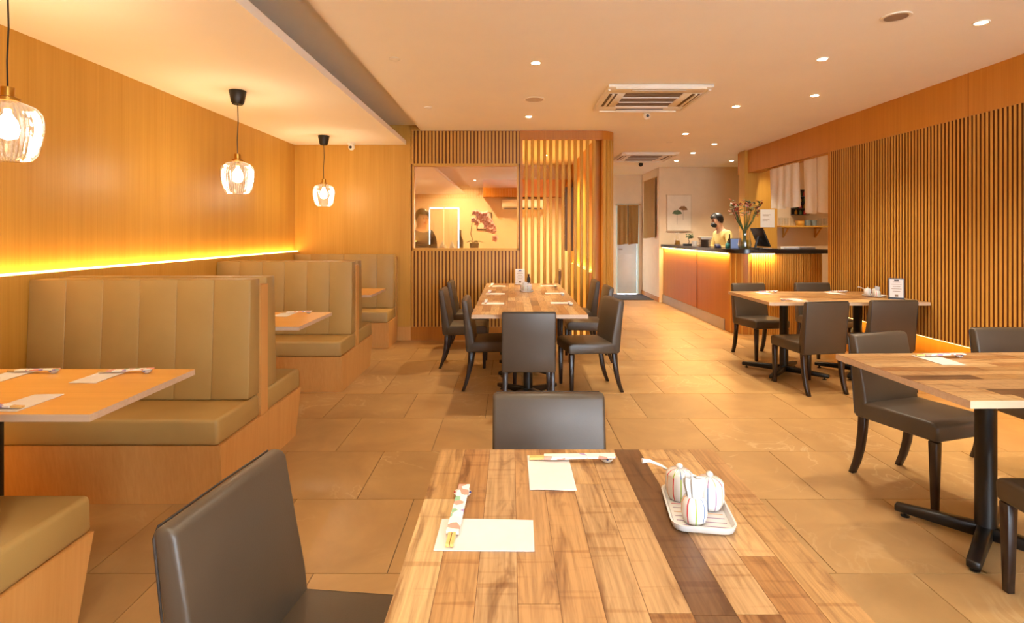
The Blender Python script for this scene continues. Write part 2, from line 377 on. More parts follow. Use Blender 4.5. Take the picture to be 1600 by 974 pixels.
# ---- kitchen recess behind the counter
wk=sbox('wall_kitchen',4.33,5.6,8.80,8.92,0,CEIL,M['white_wall'])
sbox('wall_column',3.80,4.33,8.70,8.92,0,CEIL,M['oak'])
sbox('wall_kitchen_side',5.5,5.6,SE-0.6,8.8,0,CEIL,M['white_wall'])
sbox('wall_kitchen_front',XR+0.2,5.6,SE-0.10,SE,0,CEIL,M['white_wall'])
sbox('wall_counter_back',3.02,5.6,10.9,11.02,0,CEIL,M['white_wall'])
wch=sbox('wall_corridor_side',3.02,3.12,11.02,12.3,0,CEIL,M['white_wall'])
wc=struct(MB().box(1.3,2.42,12.3,12.42,0,CEIL).box(2.94,3.12,12.3,12.42,0,CEIL).box(2.42,2.94,12.3,12.42,2.08,CEIL).build('wall_corridor',M['white_wall']))
sbox('wall_counter_side',5.5,5.6,8.8,11.0,0,CEIL,M['white_wall'])
sbox('baseboard_corridor',3.005,3.02,10.9,12.3,0,0.10,M['oak_dark'])
# corridor door, slightly open, daylit through the added wall gap
M['door_white']=plain('white_door_paint',(238,242,242),0.5,var=0.03)
M['door_frame']=plain('pale_door_frame',(210,224,216),0.5,var=0.02)
d=struct(MB().box(2.44,2.90,12.33,12.37,0.02,2.04).build('door_1',M['door_white'],bevel=0.004,seg=1))
for b in ((2.42,2.445,0,2.08),(2.905,2.94,0,2.08),(2.42,2.94,2.04,2.08)): MB().box(b[0],b[1],12.27,12.42,b[2],b[3]).build('door_frame',M['door_frame'],d)
MB().tube([(2.49,12.33,1.04),(2.49,12.28,1.04),(2.56,12.28,1.04)],0.011,8).build('door_handle',M['steel'],d,smooth=True)
MB().box(2.47,2.87,12.323,12.33,0.10,0.92).build('door_panel',M['door_white'],d,bevel=0.004,seg=1)

# ---- street front behind the camera: entrance door on the left, shop window on the right
wf=struct(MB().box(XL,-2.45,YF-0.12,YF,0,CEIL+0.2).box(-2.45,-1.49,YF-0.12,YF,2.22,CEIL+0.2).box(-1.49,0.45,YF-0.12,YF,0,CEIL+0.2).box(0.45,3.5,YF-0.12,YF,0,0.35).box(0.45,3.5,YF-0.12,YF,2.30,CEIL+0.2).box(3.5,5.6,YF-0.12,YF,0,CEIL+0.2).build('wall_front',M['white_wall']))
fs=MB().box(-0.0135,0.0135,0,0.022,2.43,CEIL-0.002).mesh('slat',M['oak_slat'])
for i in range(72): inst('slat',fs,wf,(-2.8+0.046*i,YF,0))
M['door_metal']=plain('pale_metal_frame',(196,216,214),0.4,var=0.02)
d2=struct(MB().box(-2.41,-1.53,YF-0.07,YF-0.06,0.06,2.16).build('door_2',M['clear']))
for b in ((-2.45,-2.41,0,2.22),(-1.53,-1.49,0,2.22),(-2.45,-1.49,2.16,2.22),(-2.45,-1.49,0.0,0.06),(-1.99,-1.95,0.06,2.16)): MB().box(b[0],b[1],YF-0.10,YF+0.01,b[2],b[3]).build('door_frame',M['door_metal'],d2)
w2=struct(MB().box(0.45,3.5,YF-0.06,YF-0.05,0.35,2.30).build('window_2',M['clear']))
for x in (0.45,1.45,2.46,3.46): MB().box(x,x+0.04,YF-0.10,YF+0.01,0.35,2.30).build('mullion',M['black'],w2)
M['paving']=plain('street_paving',(206,198,188),0.9)
sbox('ground_street',-9,9,-14,YF-0.12,-0.12,-0.06,M['paving'])

# ================================================================== CEILING FITTINGS
def downlight(x,y,lit,where,z=CEIL,energy=DOWN_W,r=0.045,blend=0.75,size=R(100),col=WARM):
    t=thing('downlight',('lit' if lit else 'unlit')+' round recessed downlight '+where,'downlight',(x,y,z),0,'recessed ceiling downlights')
    MB().lathe([(r*0.72,-0.001),(r*0.78,-0.006),(r,-0.006),(r*1.04,0.0)],20).build('trim_ring',M['white'],t,smooth=True)
    MB().lathe([(0.0001,-0.0035),(r*0.70,-0.0035),(r*0.70,-0.001)],20).build('lens',M['downlens'] if lit else M['white'],t)
    if lit: light('SPOT','downlight_beam',(0,0,-0.012),energy,col,t,spot_size=size,spot_blend=blend,shadow_soft_size=0.035)
    return t
def cpos(px,py): Y=837*(CEIL-1.4)/(365-py); return ((px-798)*Y/837, Y)
for (px,py,lit,where) in [(837,98,1,'above the long plank tables, nearer to the camera'),(826,182,1,'just in front of the batten screen'),(1285,92,1,'second nearest along the right wall'),(1273,149,1,'above the plank table against the slatted wall'),(1150,166,1,'right of the large ceiling air conditioner'),(1533,35,1,'nearest along the right wall, near the top corner'),(1071,209,1,'over the aisle between the two air conditioners'),(1116,225,1,'over the front of the service counter'),(1083,239,1,'second of the row over the counter aisle'),(1057,251,1,'farthest in the aisle beside the small air conditioner'),(1143,251,1,'over the person behind the counter'),(617,92,0,'left of the long tables beside the ceiling cove, larger looking'),(669,168,0,'near the ceiling cove above the partition'),(1046,222,0,'small, left of the lit aisle downlights')]:
    x,y=cpos(px,py); downlight(x,y,lit,where,energy=DOWN_W*(1.3 if y>8 else 0.95))
for (x,y,where) in [(0.2,2.35,'over the aisle behind the near table, above the picture'),(0.2,0.5,'straight above the near table'),(1.9,2.1,'above the right foreground table'),(1.9,0.2,'right of and behind the camera'),(-0.9,0.6,'left of and behind the camera')]:
    downlight(x,y,1,where,energy=DOWN_W*0.5)
x,y=cpos(1400,26); t=thing('ceiling_speaker','round flush ceiling speaker with a pale disc near the top right corner','speaker',(x,y,CEIL))
MB().lathe([(0.085,0.0),(0.085,-0.006),(0.07,-0.009),(0.065,-0.006)],28).build('rim',M['white'],t,smooth=True)
MB().lathe([(0.0001,-0.008),(0.03,-0.009),(0.065,-0.006),(0.065,0)],28).build('cone_grille',M['steel'],t,smooth=True)
x,y=cpos(835,155); t=thing('ceiling_speaker','round grey mesh ceiling speaker above the long tables, by the screen','speaker',(x,y,CEIL))
MB().lathe([(0.10,0.0),(0.10,-0.005),(0.092,-0.008),(0.09,-0.004)],32).build('rim',M['white'],t,smooth=True)
MB().lathe([(0.0001,-0.007),(0.09,-0.006),(0.09,0)],32).build('grille',M['steel'],t)
def cassette(x,y,label,s=0.95):
    t=thing('ceiling_air_conditioner',label,'air conditioner',(x,y,CEIL)); h=s/2
    f=MB()
    for a in ((-h,h,-h,-h*0.58),(-h,h,h*0.58,h),(-h,-h*0.58,-h*0.58,h*0.58),(h*0.58,h,-h*0.58,h*0.58)): f.box(a[0],a[1],a[2],a[3],-0.032,-0.001)
    f.build('panel_frame',M['white'],t,bevel=0.004,seg=1)
    g=MB().box(-h*0.58,h*0.58,-h*0.58,h*0.58,-0.020,-0.002).build('intake_grille',M['grille'],t)
    for q in (-0.20,0.20): MB().box(-h*0.58,h*0.58,q*h*0.97-0.005,q*h*0.97+0.005,-0.034,-0.02).build('grille_bar',M['white'],g)
    for k in range(15):
        yy=-h*0.55+k*h*1.1/14; MB().box(-h*0.57,h*0.57,yy-0.004,yy+0.004,-0.026,-0.02).build('louvre',M['grille'],g)
    for k in range(4):
        v=MB().box(-h*0.52,h*0.52,-h*0.90,-h*0.74,-0.0345,-0.030).build('air_vent',M['vent'],t,rz=k*PI/2)
        MB().box(-h*0.52,h*0.52,-h*0.845,-h*0.80,-0.044,-0.0345).build('vent_flap',M['white'],v)
        MB().box(-h*0.86,h*0.86,-h*0.99,-h*0.94,-0.046,-0.032).build('side_lip',M['white'],t,rz=k*PI/2)
cassette(1.36,5.30,'large square white ceiling cassette air conditioner with brown grille')
cassette(2.32,9.35,'small looking far ceiling cassette air conditioner above the counter aisle')
def dome_cam(loc,label,m):
    t=thing('security_camera',label,'camera',loc)
    MB().lathe([(0.05,0),(0.05,-0.02),(0.035,-0.03)],16).build('mount',M['white'],t,smooth=True)
    MB().ball((0,0,-0.055),0.042,14,8).build('dome',m,t,smooth=True)
    MB().lathe([(0.018,0),(0.016,0.006),(0.0001,0.008)],10).build('lens',M['blackpl'],t,loc=(0,-0.038,-0.06)).rotation_euler=(R(90),0,0)
dome_cam((1.50,5.90,CEIL),'white dome camera hanging just behind the large air conditioner',M['white'])
dome_cam((2.44,10.05,CEIL),'small black dome camera on the ceiling of the corridor',M['blackpl'])
dome_cam((-2.04,6.86,SOF),'small white camera with black lens under the soffit by the back wall',M['white'])

# ---- pendants
def pendant(y,label):
    x=-2.22; t=thing('pendant_lamp',label,'pendant lamp',(x,y,SOF),0,'ribbed glass pendants over the booths')
    MB().lathe([(0.036,-0.105),(0.040,-0.110),(0.050,-0.09),(0.066,-0.003),(0.064,0)],24).build('ceiling_cup',M['blackpl'],t,smooth=True)
    MB().tube([(0,0,-0.10),(0.004,0,-0.25),(-0.003,0,-0.40),(0,0,-0.525)],0.0035,6).build('cord',M['blackpl'],t)
    MB().lathe([(0.001,-0.515),(0.024,-0.515),(0.024,-0.555),(0.030,-0.557),(0.044,-0.562),(0.044,-0.575),(0.03,-0.578)],24).build('brass_cap',M['brass'],t,smooth=True)
    pr=[(r,-0.578-z) for r,z in [(0.034,0),(0.066,0.006),(0.098,0.022),(0.117,0.048),(0.124,0.082),(0.123,0.12),(0.117,0.16),(0.109,0.20),(0.100,0.232),(0.084,0.254),(0.05,0.264)]]
    s=MB()
    s.lathe(pr,84,rib=0.02,mif=lambda k,i:k%2); s.f.pop(); s.m.pop(); s.f.pop(); s.m.pop()
    s.build('glass_shade',[M['pend_glass'],M['pend_streak']],t)
    b=MB().lathe([(0.012,-0.60),(0.014,-0.63),(0.034,-0.665),(0.042,-0.70),(0.034,-0.735),(0.0001,-0.748)],18).build('bulb',M['bulb'],t,smooth=True)
    MB().lathe([(0.02,-0.575),(0.02,-0.61),(0.012,-0.615)],14).build('socket',M['brass'],t,smooth=True)
    light('POINT','bulb_light',(0,0,-0.70),PEND_W,BULB,t,shadow_soft_size=0.046)
pendant(2.364,'ribbed glass pendant lamp cut by the left picture edge, nearest')
pendant(4.355,'ribbed glass pendant lamp hanging above the middle booth table')
pendant(6.36,'farthest ribbed glass pendant lamp, by the back wall corner')

# ================================================================== BOOTHS
def booth(c,front,rear,label,x1=-1.49,ystop=None):
    """c: centre line of the divider; front bench faces the camera (-Y), rear bench faces away."""
    x0=XL+0.07; t=thing('booth_bench',label,'booth seat',((x0+x1)/2,c,0),0,'olive booth seats'); W=(x1-x0)/2
    a=-0.505 if front else -0.045; b=0.555 if rear else (0.045 if ystop is None else ystop)
    tf=0.05 if front else 0; tr=0.07 if rear else 0
    MB().hexa([(-W,a+tf,0),(W-0.0,a+tf,0),(W-0.0,b-tr,0),(-W,b-tr,0),(-W,a+0.005,0.318),(W+0.012,a+0.005,0.318),(W+0.012,b-0.005,0.318),(-W,b-0.005,0.318)]).build('base',M['oak_bench'],t)
    MB().box(-W,W+0.008,-0.045,0.045 if ystop is None else ystop,0.318,1.095).build('divider',M['oak_bench'],t)
    n=6; pw=(2*W)/n
    for on,sg in ((front,-1),(rear,1)):
        if not on: continue
        e=(a if sg<0 else b)
        q=MB().hexa([(-W,min(e,sg*0.05),0.318),(W+0.006,min(e,sg*0.05),0.318),(W+0.006,max(e,sg*0.05),0.318),(-W,max(e,sg*0.05),0.318),(-W,min(e,sg*0.05),0.452),(W,min(e,sg*0.05),0.452),(W,max(e,sg*0.05),0.452),(-W,max(e,sg*0.05),0.452)])
        q.build('seat_cushion',M['booth'],t,bevel=0.02,seg=3)
        for i in range(n):
            xa=-W+i*pw; y0,y1=sg*0.045,sg*0.155
            p=MB().hexa([(xa,min(y0,sg*0.185),0.455),(xa+pw,min(y0,sg*0.185),0.455),(xa+pw,max(y0,sg*0.185),0.455),(xa,max(y0,sg*0.185),0.455),(xa,min(y0,y1),1.135),(xa+pw,min(y0,y1),1.135),(xa+pw,max(y0,y1),1.135),(xa,max(y0,y1),1.135)])
            p.build('backrest_panel',M['booth'],t,bevel=0.0045 if 0<i<n-1 else 0.006,seg=2)
booth(1.395,False,True,'olive booth seat corner in the left foreground, facing away',x1=-1.525)
booth(3.225,True,True,'olive double booth seat with six panel backrest, nearest full one on the left')
booth(5.19,True,True,'olive double booth seat in the middle of the left row')
booth(6.975,True,False,'olive single booth seat against the back wall, last of the row',ystop=0.028)

# ================================================================== TABLES
def pedestal(t,z,arm,ang,x=0,y=0,arm2=None):
    MB().tube([(x,y,0.05),(x,y,z)],0.040,18).build('column',M['black'],t,smooth=True)
    MB().box(x-0.16,x+0.16,y-0.16,y+0.16,z-0.008,z).build('top_plate',M['black'],t)
    fms=[MB().hexa([(0.0,-0.028,0.025),(q,-0.024,0.022),(q,0.024,0.022),(0,0.028,0.025),(0,-0.028,0.085),(q,-0.024,0.055),(q,0.024,0.055),(0,0.028,0.085)]).mesh('foot',M['black'],bevel=0.005,seg=1) for q in (arm,arm2 or arm)]
    gm=MB().lathe([(0.018,0),(0.02,0.006),(0.008,0.009),(0.008,0.026)],12).mesh('glide',M['blackpl'])
    for k in range(4):
        q=(arm,arm2 or arm)[k%2]; f=inst('foot',fms[k%2],t,(x,y,0),ang+k*PI/2); inst('glide',gm,f,(q-0.04,0,0))
def plank_table(x0,x1,y0,y1,label,along='y',arm=0.36,ang=PI/4,rz=0,lane=0.071,group='reclaimed plank tables',seed=0):
    cx,cy=(x0+x1)/2,(y0+y1)/2; a,b=(x1-x0)/2,(y1-y0)/2; rnd=random.Random(seed)
    t=thing('plank_table',label,'table',(cx,cy,0),rz,group)
    MB().box(-a,a,-b,b,TZ-0.030,TZ-0.0015).build('tabletop',[M['edge']],t)
    MB().box(-a+0.001,a-0.001,-b+0.001,b-0.001,TZ-0.0016,TZ-0.0008).build('joint_layer',M['plank_gap'],t)
    L=2*b if along=='y' else 2*a; Wd=2*a if along=='y' else 2*b
    n=max(4,round(Wd/lane)); lw=Wd/n
    for i in range(n):
        s=0.0; first=True
        while s<L-1e-4:
            ln=rnd.uniform(0.14,0.55) if first else rnd.uniform(0.36,0.78); first=False
            if L-s-ln<0.12: ln=L-s
            g=0.0006
            me=MB().box(-ln/2+g,ln/2-g,-lw/2+g,lw/2-g,-0.0018,0).mesh('plank',M['plank'])
            u=-L/2+s+ln/2; v=-Wd/2+lw*(i+0.5)
            if along=='y': inst('plank',me,t,(v,u,TZ),PI/2)
            else: inst('plank',me,t,(u,v,TZ))
            s+=ln
    pedestal(t,TZ-0.03,arm,ang)
    return t
plank_table(-0.205,0.590,0.36,1.562,'plank table in the foreground with condiment tray','y',seed=1)
plank_table(-0.305,0.600,4.15,5.02,'plank table of the long centre row, end nearest the camera','y',seed=2)
plank_table(-0.305,0.600,5.02,5.89,'middle plank table of the long centre row','y',seed=3)
plank_table(-0.305,0.600,5.89,6.76,'plank table of the centre row touching the slatted partition side','y',seed=4)
plank_table(2.365,3.105,4.90,5.83,'plank table by the service counter, its free aisle end','x',arm=0.40,ang=R(-42),seed=5)
plank_table(3.105,3.842,4.90,5.83,'plank table pushed against the slatted right wall','x',arm=0.38,ang=R(-42),seed=6)
plank_table(1.715,2.585,2.03,2.82,'plank table in the right foreground, its free aisle end','x',arm=0.34,ang=R(40),rz=R(2),seed=8)
plank_table(2.587,3.457,2.06,2.85,'plank table cut by the right picture edge','x',arm=0.34,ang=R(40),rz=R(2),seed=9)
def oak_table(y0,y1,x1,label):
    x0=XL+0.07; cx,cy=(x0+x1)/2,(y0+y1)/2; a,b=(x1-x0)/2,(y1-y0)/2
    t=thing('booth_table',label,'table',(cx,cy,0),0,'oak booth tables')
    MB().box(-a,a,-b,b,TZ-0.026,TZ-0.001).build('edge_band',M['edge'],t)
    MB().box(-a+0.0005,a-0.0005,-b+0.0005,b-0.0005,TZ-0.001,TZ).build('tabletop',M['oak_table'],t)
    pedestal(t,TZ-0.026,0.37,0,arm2=0.22)
oak_table(1.865,2.487,-1.465,'plain oak booth table in the left foreground')
oak_table(3.62,4.29,-1.43,'plain oak booth table of the middle booth')
oak_table(5.49,6.13,-1.43,'plain oak booth table of the last booth')

# ================================================================== CHAIRS
def make_chair():
    t=thing('dining_chair','','chair',group='taupe leather dining chairs')
    MB().prism([(-0.20,0.345),(0.235,0.352),(0.24,0.43),(0.20,0.448),(-0.15,0.44),(-0.20,0.44)],-0.205,0.205).build('seat',M['leather'],t,bevel=0.016,seg=3)
    b=MB().prism([(-0.222,0.345),(-0.232,0.46),(-0.246,0.64),(-0.266,0.795),(-0.262,0.812),(-0.226,0.812),(-0.214,0.795),(-0.186,0.64),(-0.158,0.50),(-0.150,0.43),(-0.160,0.345)],-0.205,0.205).build('backrest',M['leather'],t,bevel=0.013,seg=3)
    for s in (-1,1):
        MB().tube([(s*0.2015,-0.222,0.36),(s*0.2015,-0.232,0.48),(s*0.2015,-0.246,0.64),(s*0.2015,-0.263,0.79),(s*0.19,-0.263,0.8085),(0,-0.264,0.8095)],0.0028,6).build('piping',M['piping'],b,smooth=True)
    fl=MB().hexa([(-0.014,-0.014,0),(0.014,-0.014,0),(0.014,0.014,0),(-0.014,0.014,0),(-0.021,-0.021,0.35),(0.021,-0.021,0.35),(0.021,0.021,0.35),(-0.021,0.021,0.35)]).mesh('leg',M['legwood'],bevel=0.003,seg=1)
    q=MB(); pr=[(-0.205,0.35),(-0.210,0.26),(-0.222,0.16),(-0.243,0.07),(-0.268,0.0)]; fr=[(-0.160,0.35),(-0.168,0.26),(-0.184,0.16),(-0.210,0.07),(-0.240,0.0)]
    q.prism(pr+fr[::-1],-0.0175,0.0175); rl=q.mesh('leg',M['legwood'],bevel=0.003,seg=1)
    for s in (-1,1): inst('leg',fl,t,(s*0.178,0.205,0)); inst('leg',rl,t,(s*0.182,0,0))
    return t
chair0=make_chair(); first=[True]
def chair(x,y,deg,label):
    """deg: direction the sitter faces, measured from +X"""
    o=chair0 if first[0] else copy_tree(chair0); first[0]=False
    o.location=(x,y,0); o.rotation_euler=(0,0,R(deg-90)); o['label']=label; return o
chair(0.139,1.735,-90,'taupe leather chair at the far end of the foreground plank table')
chair(-0.426,1.235,-7.5,'large taupe leather chair in the left foreground beside the near table')
chair(0.137,4.272,90,'taupe chair at the near head of the long centre tables, back to camera')
chair(-0.17,4.94,0,'taupe chair on the left side of the centre tables, nearest')
chair(-0.48,5.74,0,'taupe chair on the left side of the centre tables, pulled out most')
chair(-0.50,6.62,0,'taupe chair on the left side of the centre tables, farthest')
chair(0.70,4.86,190,'taupe chair on the right side of the centre tables, nearest')
chair(0.845,5.98,180,'taupe chair on the right side of the centre tables, second')
chair(0.825,6.74,180,'taupe chair on the right side of the centre tables, next to the screen')
chair(2.84,6.10,-82,'taupe chair between the wall table and the service counter, aisle side')
chair(3.60,6.16,-90,'taupe chair between the wall table and the counter, against the slatted wall')
chair(2.70,4.88,99,'taupe chair with its back to camera at the aisle side of the wall table')
chair(3.38,4.97,90,'taupe chair with its back to camera, next to the slatted right wall')
chair(2.25,2.95,-73,'taupe chair behind the right foreground table, beside the aisle')
chair(3.08,3.10,-90,'taupe chair behind the right foreground table, cut by the picture edge')
chair(2.12,1.885,90,'taupe chair seat at the near side of the right foreground table')

# ================================================================== TABLEWARE
nap_me=MB().sheet(lambda u,v:((-0.0575+0.115*u,-0.10+0.20*v,0.002+0.0012*math.sin(u*5+1)*math.sin(v*4)),(0,0,1)),6,8,0.0018).mesh('paper_napkin',M['paper'],smooth=True)
sl_me=MB().hexa([(-0.10,-0.013,0.004),(0.095,-0.013,-0.004),(0.095,0.013,-0.004),(-0.10,0.013,0.004),(-0.10,-0.013,0.0085),(0.095,-0.013,0.0025),(0.095,0.013,0.0025),(-0.10,0.013,0.0085)]).mesh('sleeve',M['sleeve'])
st_me=MB().hexa([(0.05,-0.003,-0.003),(0.135,-0.0035,-0.0075),(0.135,0.0035,-0.0075),(0.05,0.003,-0.003),(0.05,-0.003,0.003),(0.135,-0.0035,-0.0005),(0.135,0.0035,-0.0005),(0.05,0.003,0.003)]).mesh('stick',M['chop'])
M['rest_blue']=plain('blue_glaze',(70,80,140),0.2); M['rest_red']=plain('red_glaze',(186,70,70),0.2)
def rest_mesh():
    b=MB(); b.lathe([(0.008,0),(0.012,0.002),(0.019,0.009),(0.021,0.0125),(0.017,0.0125),(0.010,0.009),(0.0001,0.008)],18)
    return b.mesh('bowl',M['cer'],smooth=True)
rs_me=rest_mesh(); dot_b=MB().ball((0,0.0185,0.0125),(0.004,0.0025,0.0025),8,5).mesh('glaze_dot',M['rest_blue']); dot_r=MB().ball((0,-0.0185,0.0125),(0.004,0.0025,0.0025),8,5).mesh('glaze_dot',M['rest_red'])
def setting(x,y,deg,where,z=TZ):
    rz=R(deg-90); rot=Matrix.Rotation(rz,3,'Z'); p=lambda a,b:(Vector((x,y,0))+rot@Vector((a,b,0)))
    o=inst('paper_napkin',nap_me,None,(x,y,z),rz); tag(o,'folded white paper napkin '+where,'napkin','paper napkins')
    q=p(-0.16,-0.066); r=thing('chopstick_rest','small white ceramic chopstick rest '+where,'chopstick rest',(q.x,q.y,z),rz,'chopstick rests')
    inst('bowl',rs_me,r); inst('glaze_dot',dot_b,r); inst('glaze_dot',dot_r,r)
    q=p(-0.083,-0.066); c=thing('chopsticks','chopsticks in printed paper sleeve '+where,'chopsticks',(q.x,q.y,z+0.0125),rz+R(random.uniform(-4,4)),'chopsticks in sleeves')
    inst('sleeve',sl_me,c); inst('stick',st_me,c,(0,-0.0042,0)); inst('stick',st_me,c,(0,0.0042,0))
for a in [(-0.052,1.117,-1,'on the near table in front of the left chair'),(0.104,1.412,-90,'at the far end of the near table'),
          (-0.16,4.80,0,'on the centre tables, left side, nearest'),(-0.16,5.58,0,'on the centre tables, left side, middle'),(-0.16,6.38,0,'on the centre tables, left side, farthest'),
          (0.46,4.84,180,'on the centre tables, right side, nearest'),(0.46,5.61,180,'on the centre tables, right side, middle'),(0.46,6.43,180,'on the centre tables, right side, farthest'),
          (2.66,5.64,-90,'at the aisle end of the counter side table, far seat'),(3.40,5.64,-90,'on the table pushed against the slatted wall'),(2.70,5.06,90,'at the aisle end of the counter side table, near seat'),
          (2.12,2.66,-90,'at the far side of the right foreground table'),(2.28,2.20,90,'at the right picture edge on the foreground table'),
          (-1.80,2.35,-90,'on the nearest booth table, right far seat'),(-2.22,2.35,-90,'on the nearest booth table, far seat by the wall'),(-1.80,1.99,90,'on the nearest booth table, near seat'),
          (-1.75,4.15,-90,'on the middle booth table, far seat'),(-1.78,3.78,90,'on the middle booth table, near seat')]:
    setting(*a)

STR=[plain('stripe_'+n,c,0.2,var=0.02) for n,c in (('red',(196,62,66)),('green',(150,170,80)),('blue',(110,124,150)),('purple',(150,120,140)),('orange',(216,150,100)))]
PM=[M['cer']]+STR
def mif(step,off): return lambda k,i:(1+((k//6+off)%5)) if k%6==0 else 0
def condiments(x,y,rz,where,z=TZ):
    t=thing('condiment_tray','square white ceramic tray with fine stripes '+where,'tray',(x,y,z),rz,'condiment trays')
    def rr(a,b,r): 
        pts=[]
        for sx,sy,t0 in ((1,1,0),(-1,1,90),(-1,-1,180),(1,-1,270)):
            for k in range(5): pts.append((sx*(a-r)+r*math.cos(R(t0+22.5*k)), sy*(b-r)+r*math.sin(R(t0+22.5*k))))
        return pts
    s=MB(); rings=[(rr(0.052,0.080,0.02),0.0),(rr(0.064,0.092,0.026),0.006),(rr(0.068,0.096,0.028),0.020),(rr(0.064,0.092,0.026),0.020),(rr(0.058,0.086,0.022),0.010)]
    vs=[(p[0],p[1],h) for rg,h in rings for p in rg]; n=20
    s.add(vs,[tuple(range(n-1,-1,-1)),tuple(range(4*n,5*n))]+[(i*n+k,i*n+(k+1)%n,(i+1)*n+(k+1)%n,(i+1)*n+k) for i in range(4) for k in range(n)])
    s.build('dish',M['cer'],t,smooth=True)
    for k in range(9):
        yy=-0.072+0.018*k; MB().box(-0.052,0.052,yy-0.0009,yy+0.0009,0.0099,0.0106).build('glaze_stripe',STR[(k*3)%5 if k%2 else 3],t)
    def at(a,b): v=Matrix.Rotation(rz,3,'Z')@Vector((a,b,0)); return (x+v.x,y+v.y,z+0.0105)
    g='striped condiment pots'
    pr=[(0.018,0),(0.023,0.004),(0.027,0.022),(0.0265,0.042),(0.021,0.053),(0.016,0.055)]
    p=thing('toothpick_pot','striped ceramic toothpick pot with white paper packets '+where,'pot',at(-0.016,-0.056),0.3,g)
    MB().lathe(pr,54,mif=mif(3,0)).build('jar',PM,p,smooth=True)
    for k in range(7):
        a=k*0.9; dx,dy=0.008*math.cos(a),0.007*math.sin(a)
        MB().hexa([(dx*0.6-0.004,dy-0.0008,0.02),(dx*0.6+0.004,dy-0.0008,0.02),(dx*0.6+0.004,dy+0.0008,0.02),(dx*0.6-0.004,dy+0.0008,0.02),(dx*2-0.011,dy*1.8-0.0008,0.096+0.004*(k%3)),(dx*2+0.011,dy*1.8-0.0008,0.092-0.003*(k%2)),(dx*2+0.011,dy*1.8+0.0008,0.092),(dx*2-0.011,dy*1.8+0.0008,0.088)]).build('packet',M['cer'],p)
    pr=[(0.020,0),(0.025,0.004),(0.031,0.02),(0.032,0.036),(0.0305,0.052),(0.0295,0.056)]
    for (a,b,nm,off,spoon) in ((-0.030,0.044,'left striped ceramic sugar pot with spoon',2,True),(0.030,0.010,'right striped ceramic lidded pot',0,False)):
        p=thing('condiment_pot',nm+' '+where,'pot',at(a,b),0.2+off,g)
        MB().lathe(pr,66,mif=mif(3,off)).build('jar',PM,p,smooth=True)
        l=MB().lathe([(0.0305,0.0565),(0.030,0.060),(0.022,0.067),(0.008,0.071),(0.0001,0.0715)],66,mif=mif(3,off+1)).build('lid',PM,p,smooth=True)
        MB().ball((0,0,0.076),(0.008,0.008,0.0065),10,6).build('lid_knob',M['cer'],l,smooth=True)
        if spoon:
            sp=MB().tube([(0,0.02,0.05),(-0.02,0.035,0.066),(-0.045,0.05,0.078),(-0.062,0.058,0.079)],[0.0035,0.0032,0.004,0.006],8).build('spoon',M['cer'],p,smooth=True); sp.rotation_euler=(0,0,-0.2-off+0.5)
condiments(0.418,1.205,R(-8),'on the foreground table')
condiments(0.17,5.82,0.1,'in the middle of the centre tables')
condiments(3.62,5.34,0.2,'on the table by the slatted wall')
def menu_stand(x,y,rz,label,hh,ww,m):
    t=thing('menu_stand',label,'menu stand',(x,y,TZ),rz)
    MB().box(-ww/2,ww/2,-0.035,0.035,0,0.006).build('foot',M['clear' if m is None else 'blackpl'],t)
    a=MB().box(-ww/2,ww/2,-0.004,0.004,0.006,hh).build('frame',M['white'] if m is None else m,t)
    MB().box(-ww/2+0.008,ww/2-0.008,-0.0055,-0.004,0.016,hh-0.010).build('card',M['paper'],a)
    for k in range(5):
        zz=hh*0.82-k*hh*0.11; b=ww*(0.32 if k%2 else 0.24); MB().box(-b,b,-0.0062,-0.0055,zz-0.002,zz+0.002).build('print_line',M['grille'],a)
    MB().box(-0.014,0.014,-0.0063,-0.0055,hh*0.12,hh*0.12+0.02).build('print_mark',M['grille'],a)
    MB().box(-0.018,0.018,-0.0063,-0.0055,hh*0.86,hh*0.86+0.014).build('print_mark',M['rest_blue'] if m is None else M['dark'],a)
menu_stand(0.115,6.62,0,'white menu card stand at the far end of the centre tables',0.19,0.115,None)
menu_stand(3.70,5.14,R(-25),'dark framed menu card stand against the slatted wall',0.20,0.125,M['legwood'])
t=thing('sauce_bottle','small dark bottle beside the white menu card','bottle',(0.225,6.68,TZ)); MB().lathe([(0.02,0),(0.022,0.005),(0.022,0.07),(0.012,0.09),(0.010,0.11)],14).build('body',M['dark'],t,smooth=True); MB().lathe([(0.012,0.11),(0.012,0.125),(0.0001,0.126)],12).build('cap',M['blackpl'],t,smooth=True)

# ================================================================== SERVICE COUNTER
CT=1.18
ct=thing('service_counter','L shaped wooden service counter with black top and light strip','counter',(3.4,7.4,0))
ox,oy=3.4,7.4
def L(x0,x1,y0,y1,z0,z1,name,m,par=ct,**k): return MB().box(x0-ox,x1-ox,y0-oy,y1-oy,z0,z1).build(name,m,par,**k)
def arc(cx,cy,r,a0,a1,n=8): return [(cx+r*math.cos(R(a0+(a1-a0)*k/n)),cy+r*math.sin(R(a0+(a1-a0)*k/n))) for k in range(n+1)]
def Lshape(x0,xi,x1,y0,yi,y1,r,z0,z1,name,m,**k):
    pr=[(x0,y1)]+arc(x0+r,y0+r,r,180,270)+[(x1,y0),(x1,yi),(xi,yi),(xi,y1)]
    return MB().prism([(a-ox,b-oy) for a,b in pr],z0,z1,axis='z').build(name,m,ct,**k)
Lshape(3.10,3.55,4.30,7.40,7.85,10.88,0.22,0.0,CT-0.06,'body',M['oak_dark'],smooth=True)
Lshape(3.05,3.58,4.34,7.33,7.90,10.89,0.26,CT-0.055,CT,'countertop',M['stone_black'],smooth=True)
L(3.085,3.10,7.75,10.88,0,0.16,'plinth',M['steel'])
L(3.090,3.10,8.9,8.91,0.16,CT-0.06,'panel_joint',M['oak_back'])
